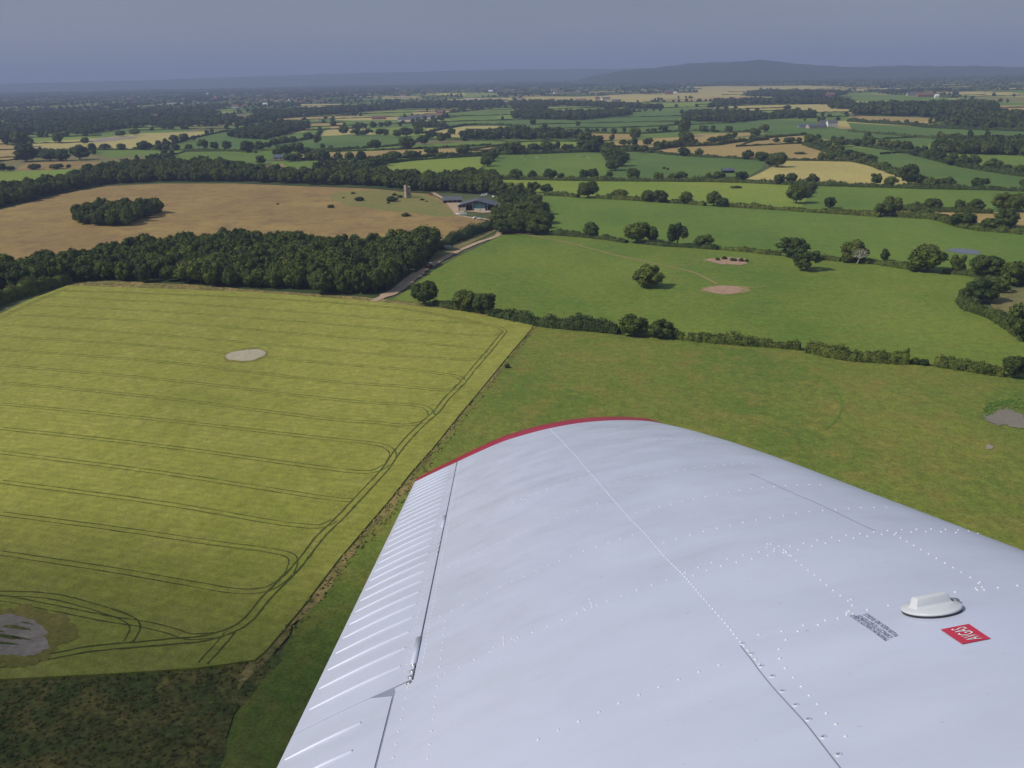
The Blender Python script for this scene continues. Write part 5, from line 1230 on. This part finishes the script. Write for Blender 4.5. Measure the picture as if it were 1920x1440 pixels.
# placards: letters laid on the skin
def text_mesh(body, size=1.0):
    cu = bpy.data.curves.new('t', 'FONT'); cu.body = body; cu.size = size; cu.resolution_u = 3
    o = bpy.data.objects.new('t', cu); COL.objects.link(o)
    dg = bpy.context.evaluated_depsgraph_get(); me = bpy.data.meshes.new_from_object(o.evaluated_get(dg))
    V = np.array([v.co[:] for v in me.vertices]); P = [tuple(p.vertices) for p in me.polygons]
    bpy.data.objects.remove(o); bpy.data.curves.remove(cu); bpy.data.meshes.remove(me); return V, P
def decal(name, V2, P, o_px, u_px, v_px, mat, off, parent=None):
    """V2 in 0..1 square; mapped through the parallelogram o,u,v (photo pixels) on to the skin"""
    o_, u_, v_ = (np.array(a, float) for a in (o_px, u_px, v_px))
    cs = {k: inv_line([tuple(o_ + u_ * k[0] + v_ * k[1])])[0] for k in ((0, 0), (1, 0), (0, 1), (1, 1))}
    W_ = []
    for x, y in V2[:, :2]:
        q = [(1 - x) * (1 - y) * cs[(0, 0)][i] + x * (1 - y) * cs[(1, 0)][i] + (1 - x) * y * cs[(0, 1)][i] + x * y * cs[(1, 1)][i] for i in (0, 1)]
        W_.append(surf(q[0], q[1], off))
    me = mesh(name, [tuple(w - WR) for w in W_], P, [mat]); return link(name, me, parent or wing)
PLR = plain('placard_red', (0.50, 0.03, 0.07), 0.45, 0.05, 30); PLW = plain('placard_white', (0.75, 0.72, 0.76), 0.45, 0.05, 30); INK = plain('stencil_ink', (0.035, 0.045, 0.10), 0.6, 0.1, 30)
gx_ = np.array([(i / 8, j / 8) for i in range(9) for j in range(9)]); gq = [(i * 9 + j, (i + 1) * 9 + j, (i + 1) * 9 + j + 1, i * 9 + j + 1) for i in range(8) for j in range(8)]
PO, PU, PV = (1858, 1198.5), (-41, -27.5), (-53.5, 10.5)
pl = decal('placard', gx_, gq, PO, PU, PV, PLR, .0012)
TV, TP = text_mesh('AVGAS'); TV = TV - TV.min(0); TV = TV / np.array([TV[:, 0].max(), TV[:, 1].max(), 1])
TV2 = TV.copy(); TV2[:, 0] = 0.07 + TV[:, 0] * .80; TV2[:, 1] = .24 + TV[:, 1] * .50
decal('lettering', TV2, TP, PO, PU, PV, PLW, .0020, pl)
for body, a, b in (('MAXIMUM CAPACITY 25 GALLS', (1667, 1200), (1600, 1153)), ('CAPACITY TO BOTTOM OF', (1675, 1195.5), (1613, 1153.5)), ('FILLER NECK IND 18 GALLS', (1685.5, 1192), (1626, 1151))):
    TV, TP = text_mesh(body); TV = TV - TV.min(0); TV = TV / np.array([TV[:, 0].max(), TV[:, 1].max(), 1])
    decal('lettering', TV, TP, a, (b[0] - a[0], b[1] - a[1]), (-8.2, 2.6), INK, .0012)

# ------------------------------------------------------------------ buildings
SLATE = plain('slate_roof', (0.11, 0.12, 0.14), .7, .2, .6); SLATE2 = plain('weathered_sheet_roof', (0.095, 0.11, 0.135), .6, .2, .4)
BRICK = plain('red_brick', (0.27, 0.13, 0.085), .9, .2, .8); WHITE = plain('white_render', (0.74, 0.72, 0.68), .8, .08, .5)
PALE = plain('pale_block', (0.42, 0.37, 0.30), .9, .15, .6); TILE = plain('red_tile_roof', (0.20, 0.115, 0.085), .85, .2, .8)
DARKIN = plain('dark_interior', (0.02, 0.022, 0.03), .9, .2, .5); GLASS = plain('window_glass', (0.05, 0.06, 0.08), .15, .1, 1)
TEAL = plain('teal_sheeting', (0.05, 0.13, 0.17), .6, .2, .5); CREAM = plain('cream_sheeting', (0.60, 0.60, 0.48), .7, .1, .5); GREY = plain('grey_sheeting', (0.30, 0.30, 0.30), .7, .15, .5)
def gable(L, W, z0, rh, over=.5, th=.25):
    """roof: ridge along local x"""
    l, w = L / 2 + over, W / 2 + over; k = rh / (W / 2) * over
    v = [(-l, -w, z0 - k), (l, -w, z0 - k), (l, 0, z0 + rh), (-l, 0, z0 + rh), (-l, w, z0 - k), (l, w, z0 - k)]
    v += [(x, y, z - th) for x, y, z in v]
    f = [(0, 1, 2, 3), (3, 2, 5, 4), (7, 6, 9, 8), (8, 9, 10, 11), (0, 6, 7, 1), (4, 5, 11, 10), (0, 3, 9, 6), (3, 4, 10, 9), (1, 7, 8, 2), (2, 8, 11, 5)]
    return v, f
def walls(L, W, H, rh):
    v = [(-L / 2, -W / 2, 0), (L / 2, -W / 2, 0), (L / 2, W / 2, 0), (-L / 2, W / 2, 0), (-L / 2, -W / 2, H), (L / 2, -W / 2, H), (L / 2, W / 2, H), (-L / 2, W / 2, H), (-L / 2, 0, H + rh * .97), (L / 2, 0, H + rh * .97)]
    f = [(0, 1, 5, 4), (2, 3, 7, 6), (1, 2, 6, 9, 5), (3, 0, 4, 8, 7)]; return v, f
def house(name, px, py, L, W, H, rh, rz, wm, rm, label, cat='house', wins=0, chim=0, door=False):
    x, y = ground(px, py); x, y = x, y + W / 2
    r = empty(name, (x, y, .45), math.radians(rz))
    v, f = walls(L, W, H, rh); link('wall', mesh('wall', v, f, [wm]), r)
    v, f = gable(L, W, H, rh); rf = link('roof', mesh('roof', v, f, [rm]), r)
    for c in range(chim):
        v, f = box_vf((-1 if c else 1) * L * .38, 0, H + rh * .6, 1.2, 1.0, rh * .4 + 1.6); link('chimney', mesh('chimney', v, f, [BRICK]), rf)
    for k in range(wins):
        xx = -L / 2 + L * (k + .5) / wins
        for zz in ([.9] if H < 4 else [.9, H * .55]):
            if door and k == wins // 2 and zz == .9: continue
            v, f = box_vf(xx, -W / 2, zz, 1.3, .14, 1.3); link('window', mesh('window', v, f, [GLASS]), r)
    if door:
        v, f = box_vf(-L / 2 + L * (wins // 2 + .5) / wins if wins else 0, -W / 2, 0, 1.2, .16, 2.1); link('door', mesh('door', v, f, [DARKIN]), r)
    tag(r, label, cat); return r
# large open barn by the yard
x, y = ground(896, 396)
b_ = empty('open_barn', (x, y + 10, .45), math.radians(-6))
L, W, H, rh = 20, 31, 4.6, 4.0
def roof_y(Lx, Wx, z0, rh_):      # ridge along local y
    v, f = gable(Lx, Wx, z0, rh_, .8); return [(-yy, xx, zz) for xx, yy, zz in v], f
v, f = roof_y(L, W, H, rh); link('roof', mesh('roof', v, f, [SLATE2]), b_)
for nm, bx_, mt_ in (('side_wall', (-W / 2, 0, 0, .3, L, H), WHITE), ('side_wall', (W / 2, 0, 0, .3, L, H), PALE), ('back_wall', (0, L / 2, 0, W - .6, .3, H), GREY),
                     ('front_panel', (2.6, -L / 2 + .1, 1.9, 9.5, .25, 3.2), TEAL), ('front_panel', (2.6, -L / 2 - .1, 0, 9.5, .25, 1.85), CREAM), ('front_panel', (-12.3, -L / 2, 0, 6.2, .25, 2.8), PALE),
                     ('dividing_wall', (-2.6, 0, 0, .3, L - 1, H - .2), DARKIN), ('concrete_apron', (11, -L / 2 - 4, -.2, 12, 5, .25), PALE)):
    v, f = box_vf(*bx_); link(nm, mesh(nm, v, f, [mt_]), b_)
for k in range(6):
    v, f = box_vf(-W / 2 + .3 + k * (W - .6) / 5, -L / 2 - .25, 0, .35, .35, H + (4 - abs(k - 2.5) * 1.6) * .7 * .8); link('post', mesh('post', v, f, [GREY]), b_)
gv = [(-W / 2, -L / 2 + .6, H), (W / 2, -L / 2 + .6, H), (0, -L / 2 + .6, H + rh * .93)]
link('gable_end', mesh('gable_end', gv, [(0, 1, 2)], [SLATE]), b_)
tag(b_, 'big open-fronted barn with grey roof, teal panel and cream sheeting by the yard', 'barn')
b_ = house('low_barn', 848, 381, 17, 9, 2.6, 2.8, 3, DARKIN, SLATE, 'low dark barn with slate roof between the farm track and the open barn', 'barn')
for k in range(5):
    v, f = box_vf(-8 + k * 4, -4.7, 0, .3, .3, 2.5); link('post', mesh('post', v, f, [GREY]), b_)
# tower
x, y = ground(764, 372); t_ = empty('brick_tower', (x, y + 2.3, .4), math.radians(28))
parts = [box_vf(-2.1, 0, 0, .5, 4.6, 11.8), box_vf(2.1, 0, 0, .5, 4.6, 10.6), box_vf(0, 2.1, 0, 3.7, .5, 10.9), box_vf(0, -2.1, 0, 3.7, .5, 10.2)]
v, f = join(parts); link('wall', mesh('wall', v, f, [plain('tower_brick', (0.36, 0.29, 0.22), .9, .25, .7)]), t_)
for (zz) in (3.0, 7.2):
    v, f = box_vf(0, -2.37, zz, .9, .12, 1.3); link('window', mesh('window', v, f, [DARKIN]), t_)
v, f = box_vf(-2.37, 0, 6.5, .12, .8, 1.2); link('window', mesh('window', v, f, [DARKIN]), t_)
v, f = box_vf(0, 0, 9.4, 3.8, 3.8, .3); link('floor_slab', mesh('floor_slab', v, f, [PALE]), t_)
tag(t_, 'square ruined brick tower with broken top at the edge of the brown field', 'tower')
HOUSES = [
 ('brick_barn', 485,322,17,8,4.2,2.6,8,BRICK,TILE,'red brick barn with a tiled roof standing at the edge of the far wood','barn',3,0,True),
 ('brick_barn', 497,322,7,8,5.0,2.4,8,BRICK,TILE,'short dark red brick barn at the right end of the longer brick barn','barn',1,0,True),
 ('farmhouse', 522,301,14,12,4,3.6,0,PALE,SLATE2,'low building with pale grey pyramid-like roof behind the brick barns','house',2,0,False),
 ('farm_shed', 762,228,42,16,5,4,-4,WHITE,SLATE2,'leftmost pale shed of the large distant farm','shed',0,0,False),
 ('farm_shed', 780,225,38,18,7,4,-4,PALE,SLATE2,'grey roofed shed left of the middle in the large distant farm','shed',0,0,False),
 ('farm_shed', 798,224,48,18,6,4,-4,WHITE,SLATE,'long pale fronted shed in the middle of the large distant farm','shed',0,0,False),
 ('farm_shed', 814,221,44,18,7,5,-6,PALE,TILE,'brownish roofed shed at the right of the large distant farm','shed',0,0,False),
 ('farmhouse', 826,216,18,12,9,6,-8,BRICK,TILE,'red brick farmhouse at the right end of the large distant farm','house',4,2,True),
 ('farm_shed', 710,224,36,14,5,4,0,BRICK,TILE,'pinkish low building left of the large distant farm','shed',0,0,False),
 ('farm_shed', 885,192,70,30,7,9,0,WHITE,PALE,'long white fronted shed far off beyond the rape field','shed',0,0,False),
 ('farm_shed', 911,192,26,20,7,5,0,WHITE,SLATE2,'small white shed right of the long far one','shed',0,0,False),
 ('farm_shed', 941,192,44,20,6,5,0,WHITE,TILE,'distant white shed with reddish roof right of the two other far white sheds','shed',0,0,False),
 ('country_house', 1256,177,42,22,13,8,0,BRICK,SLATE2,'large red and white country house at the top of the pale barley slope','house',6,2,True),
 ('garden_pavilion', 1266,177,14,12,8,4,0,WHITE,WHITE,'bright white small building at the right side of the country house','house',2,0,False),
 ('farmhouse', 1561,238,19,11,8,5,4,WHITE,SLATE,'white farmhouse with slate roof at the farm among the right hand pastures','house',4,2,True),
 ('farm_shed', 1546,237,16,12,6,5,4,BRICK,SLATE,'brick building just left of the white farmhouse','shed',2,0,False),
 ('farm_shed', 1533,241,34,18,4,4,4,PALE,SLATE2,'wide low grey shed in front of the white farmhouse','shed',0,0,False),
 ('farm_shed', 1512,240,26,14,4,3,-6,GREY,SLATE2,'grey shed at the left end of the farm with the white farmhouse','shed',0,0,False),
 ('farmhouse', 1558,183,30,14,10,8,0,BRICK,TILE,'small red roofed house in a dark hedge line on the far right','house',3,1,False),
 ('farm_shed', 1736,182,56,20,8,7,0,BRICK,TILE,'long red roofed far barn below the wooded hills','shed',0,0,False),
 ('farm_shed', 1712,180,40,18,7,6,0,PALE,SLATE2,'pale far barn left of the long red roofed one','shed',0,0,False),
 ('farm_shed', 1757,184,12,12,8,5,0,WHITE,WHITE,'tiny bright white building in a green field below the hills','shed',0,0,False),
 ('farm_shed', 1671,170,40,16,8,5,0,WHITE,SLATE,'far white shed among trees below the wooded hills','shed',0,0,False),
 ('farm_shed', 1366,325,13,8,3.0,2.2,-4,DARKIN,SLATE2,'small black shed in the hedge of the third pasture','shed',0,0,False),
 ('house', 440,203,24,12,8,6,0,WHITE,TILE,'distant white house with red roof left of the far green field','house',3,1,False),
 ('house', 459,202,20,12,8,6,20,PALE,TILE,'distant pale house right of the white one with a red roof','house',3,1,False),
 ('house', 497,199,18,12,7,5,0,WHITE,WHITE,'bright white distant cottage amid trees on the left','house',2,1,False),
 ('house', 343,188,20,12,8,6,0,WHITE,SLATE,'far white house with slate roof on the hazy left','house',2,1,False),
 ('farm_shed', 328,195,80,16,5,4,0,WHITE,SLATE2,'very long low pale shed on the hazy left','shed',0,0,False),
 ('house', 40,241,14,10,7,5,10,WHITE,TILE,'lone pale house in the trees at the far left edge','house',2,1,False),
 ('house', 290,222,16,10,7,5,0,PALE,TILE,'buff distant house above the left straw field','house',2,1,False),
 ('farm_shed', 743,167,60,20,8,5,0,WHITE,SLATE2,'far pale shed alone in the hazy middle distance','shed',0,0,False),
 ('house', 755,183,30,14,10,7,0,WHITE,TILE,'white far house with steep red roof beside the straw strip','house',3,1,False),
 ('house', 920,174,26,16,10,5,0,WHITE,WHITE,'small very white far house on the green beyond the rape field','house',2,1,False),
 ('farm_shed', 1090,192,40,20,7,6,0,PALE,TILE,'pinkish far barn at the lower edge of the pale barley slope','shed',0,0,False),
 ('farm_shed', 1637,202,40,16,8,5,0,CREAM,TILE,'cream far building left of the dark treeline on the right','shed',0,0,False),
 ('farmhouse', 1900,224,40,16,6,5,0,WHITE,SLATE2,'white far buildings in trees at the right edge','house',4,1,False),
]
for h in HOUSES: house(*h)
print('towns')
for k in range(46):                             # villages in the haze on the left and centre
    px = random.choice([random.gauss(450, 70), random.gauss(330, 60), random.gauss(600, 70), random.gauss(1060, 70)]); py = random.uniform(166, 196)
    o = house('house', px, py, random.uniform(16, 34), 12, random.uniform(6, 9), 5, random.uniform(-30, 30), random.choice([WHITE, PALE, BRICK]), random.choice([TILE, TILE, SLATE, SLATE2]), 'tiny pale or brick house lost in the haze of the far plain')
    o['group'] = 'hazy village houses on the far plain'

# ------------------------------------------------------------------ vehicles and farm clutter
def wheel(parent, x, y, r0, w, mat=RUB):
    n = 14; V, Fc = [], []
    for sx_ in (-1, 1):
        for rr in (r0, r0 * .55):
            for k in range(n): V.append((x + math.cos(2 * math.pi * k / n) * rr, y + sx_ * w / 2, r0 + math.sin(2 * math.pi * k / n) * rr))
    for k in range(n):
        j = (k + 1) % n; Fc += [(k, j, 2 * n + j, 2 * n + k), (k, n + k, n + j, j), (2 * n + k, 2 * n + j, 3 * n + j, 3 * n + k)]
    Fc += [tuple(range(n, 2 * n)), tuple(range(3 * n, 4 * n))]
    return link('wheel', mesh('wheel', V, Fc, [mat], True), parent)
def car(px, py, rz, paint, label, name='parked_car', L=4.3, H=1.45, cab=(.18, .8), z=.48):
    x, y = ground(px, py); r = empty(name, (x, y, z), math.radians(rz)); Wd = 1.75
    prof = [(-L / 2, .35), (-L / 2, .8), (-L / 2 + L * cab[0] * .9, .92), (-L / 2 + L * cab[0] * 1.4, H), (-L / 2 + L * cab[1] * .9, H), (-L / 2 + L * cab[1] * 1.1, .92), (L / 2 - .1, .78), (L / 2, .35)]
    V = [(a, s_ * Wd / 2 * (.82 if b > 1.1 else 1), b) for s_ in (-1, 1) for a, b in prof]; n = len(prof)
    Fc = [tuple(range(n))[::-1], tuple(range(n, 2 * n))] + [(k, (k + 1) % n, n + (k + 1) % n, n + k) for k in range(n)]
    link('body', mesh('body', V, Fc, [paint]), r)
    v, f = box_vf(0, 0, .98, L * (cab[1] - cab[0]) * .8, Wd * .93, H - 1.12, 0, .88); v = [(a - L * (.5 - (cab[0] + cab[1]) / 2) , b, c) for a, b, c in v]
    link('window', mesh('window', v, f, [GLASS]), r)
    for sx_ in (-1, 1):
        for sy_ in (-1, 1): wheel(r, sx_ * L * .31, sy_ * Wd * .46, .32, .22)
    tag(r, label, 'car' if 'car' in name else 'van'); return r
PW = plain('white_car_paint', (.75, .75, .75), .3, .03, 1); PR = plain('red_car_paint', (.38, .05, .03), .35, .05, 1); PG = plain('pale_green_paint', (.32, .42, .36), .5, .1, 1); PB = plain('pale_blue_paint', (.30, .45, .50), .5, .1, 1)
car(858, 404, 160, PW, 'white car parked at the near end of the farm yard')
car(809, 367, 5, PR, 'red car parked where the farm track reaches the wood')
car(891, 411, 30, PW, 'white car parked on the track bend right of the green tank')
car(899, 413, 10, PW, 'second white car on the track bend, nearer the hedge corner')
car(907, 369, 10, PW, 'white van parked on its own behind the big open barn', 'parked_van', 5.2, 2.2, (.1, .92))
car(913, 367, 40, PW, 'smaller white car beside the van behind the big open barn')
car(925, 371, 80, PW, 'white car half hidden by trees right of the big open barn')
car(579, 320, 0, PW, 'white van standing in the far paddock right of the brick barns', 'parked_van', 7, 2.8, (.1, .92))
def tank(px, py, rz, L, W, H, mt, label, name, cat, hoop=True):
    x, y = ground(px, py); r = empty(name, (x, y, .48), math.radians(rz)); n = 10; V = []
    for sx_ in (-1, 1):
        for k in range(n + 1):
            a = math.pi * k / n; V.append((sx_ * L / 2, -math.cos(a) * W / 2, .5 + (H - .5) * (math.sin(a) ** .5)))
    Fc = [(k, k + 1, n + 2 + k, n + 1 + k) for k in range(n)] + [tuple(range(n + 1))[::-1], tuple(range(n + 1, 2 * n + 2)), (0, n, 2 * n + 1, n + 1)]
    link('body', mesh('body', V, Fc, [mt]), r)
    for sx_ in (-1, 1):
        v, f = box_vf(sx_ * L * .35, 0, 0, .4, W * .8, .5); link('support', mesh('support', v, f, [GREY]), r)
    tag(r, label, cat); return r
tank(869, 405, 5, 5.2, 2.4, 2.3, PG, 'pale green tank standing at the near end of the farm yard', 'storage_tank', 'tank')
tank(837, 468, -20, 6.2, 2.5, 2.5, PG, 'pale green trailer in the weeds left of the farm track', 'farm_trailer', 'trailer')
tank(822, 468, -5, 3.4, 2.0, 1.3, PB, 'light blue low trailer at the end of the dense wood', 'farm_trailer', 'trailer')
# tractor on the track
x, y = ground(806, 503); tr = empty('tractor', (x, y, .48), math.radians(220))
v, f = box_vf(.9, 0, .8, 2.0, .9, .8, 0, .92); link('hood', mesh('hood', v, f, [PR]), tr)
v, f = box_vf(-.7, 0, 1.2, 1.4, 1.4, 1.4, 0, .9); link('cab', mesh('cab', v, f, [GLASS]), tr)
v, f = box_vf(-.7, 0, 2.6, 1.6, 1.6, .2); link('cab_roof', mesh('cab_roof', v, f, [PW]), tr)
v, f = join([box_vf(-.7 + a * .62, b * .62, 1.2, .12, .12, 1.4) for a in (-1, 1) for b in (-1, 1)]); link('cab_frame', mesh('cab_frame', v, f, [PW]), tr)
v, f = join([box_vf(2.6, 0, .25, .8, 1.9, .8), box_vf(1.6, -.55, .6, 2.0, .15, .2), box_vf(1.6, .55, .6, 2.0, .15, .2)]); link('loader', mesh('loader', v, f, [PR]), tr)
for (wx, wy, r0, w_) in ((-.8, -.85, .8, .45), (-.8, .85, .8, .45), (1.4, -.75, .48, .3), (1.4, .75, .48, .3)): wheel(tr, wx, wy, r0, w_)
tag(tr, 'small red tractor with a white roofed cab driving on the farm track', 'tractor')

# ------------------------------------------------------------------ cattle and sheep
def animal_mesh(name, S, mat):
    J = [(-.9, 0, 1.15), (0, 0, 1.12), (.75, 0, 1.2), (1.15, 0, 1.4), (1.55, 0, 1.28), (-.85, .22, .62), (-.95, .22, 0.02), (-.85, -.22, .62), (-.95, -.22, 0.02), (.7, .22, .6), (.7, .22, 0.02), (.7, -.22, .6), (.7, -.22, .02), (-1.08, 0, .6)]
    R = [.34, .40, .36, .2, .15, .15, .08, .15, .08, .13, .08, .13, .08, .04]
    E = [(0, 1), (1, 2), (2, 3), (3, 4), (0, 5), (5, 6), (0, 7), (7, 8), (2, 9), (9, 10), (2, 11), (11, 12), (0, 13)]
    me = bpy.data.meshes.new(name + '_skin'); me.from_pydata([(a * S, b * S, c * S) for a, b, c in J], E, []); o = bpy.data.objects.new('tmp', me); COL.objects.link(o)
    sk = o.modifiers.new('s', 'SKIN')
    for i, r_v in enumerate(me.skin_vertices[0].data): r_v.radius = (R[i] * S, R[i] * S); r_v.use_root = (i == 1)
    o.modifiers.new('ss', 'SUBSURF').levels = 1
    dg = bpy.context.evaluated_depsgraph_get(); out = bpy.data.meshes.new_from_object(o.evaluated_get(dg)); bpy.data.objects.remove(o); out.name = name
    out.materials.clear(); out.materials.append(mat); return out
COWW = plain('white_hide', (.52, .50, .44), .9, .1, 2); COWD = plain('dark_hide', (.05, .04, .035), .9, .3, 2); WOOL = plain('wool', (.55, .52, .45), .95, .1, 3)
cw, cdk, shp = animal_mesh('cow', 1.0, COWW), animal_mesh('cow', 1.0, COWD), animal_mesh('sheep', .62, WOOL)
for i, (px, py, d) in enumerate([(979,294,0),(981,298,0),(984,302,0),(976,297,0),(1005,296,0),(1008,298,0),(1030,296,0),(1041,300,0),(1083,294,0),(1087,293,0),(1095,295,1),(1104,298,0)]):
    x, y = ground(px, py); o = link('cow', cdk if d else cw, loc=(x, y, .42)); o.rotation_euler[2] = random.uniform(-.6, .6) + (3.14 if i % 2 else 0)
    tag(o, 'dark cow standing right of the white ones in the far pasture' if d else 'white cow grazing in the far pasture left of the copse', 'cow', None if d else 'white cows grazing in the far pasture')
for (px, py) in [(1655,288),(1660,288),(1667,288),(1672,289),(1678,288),(1683,290),(1390+50,212),(1515,214),(1524,214),(1545,215),(1561,216),(1593,217)]:
    x, y = ground(px, py); o = link('sheep', shp if py > 250 else cw, loc=(x, y, .42)); o.rotation_euler[2] = random.uniform(0, 6)
    if py < 250: o.name = 'cow'; tag(o, 'white dot of a cow grazing in front of the far treeline on the right', 'cow', 'cows before the far treeline on the right')
    else: tag(o, 'pale sheep grazing in the green field beside the diagonal hedge', 'sheep', 'sheep beside the diagonal hedge')
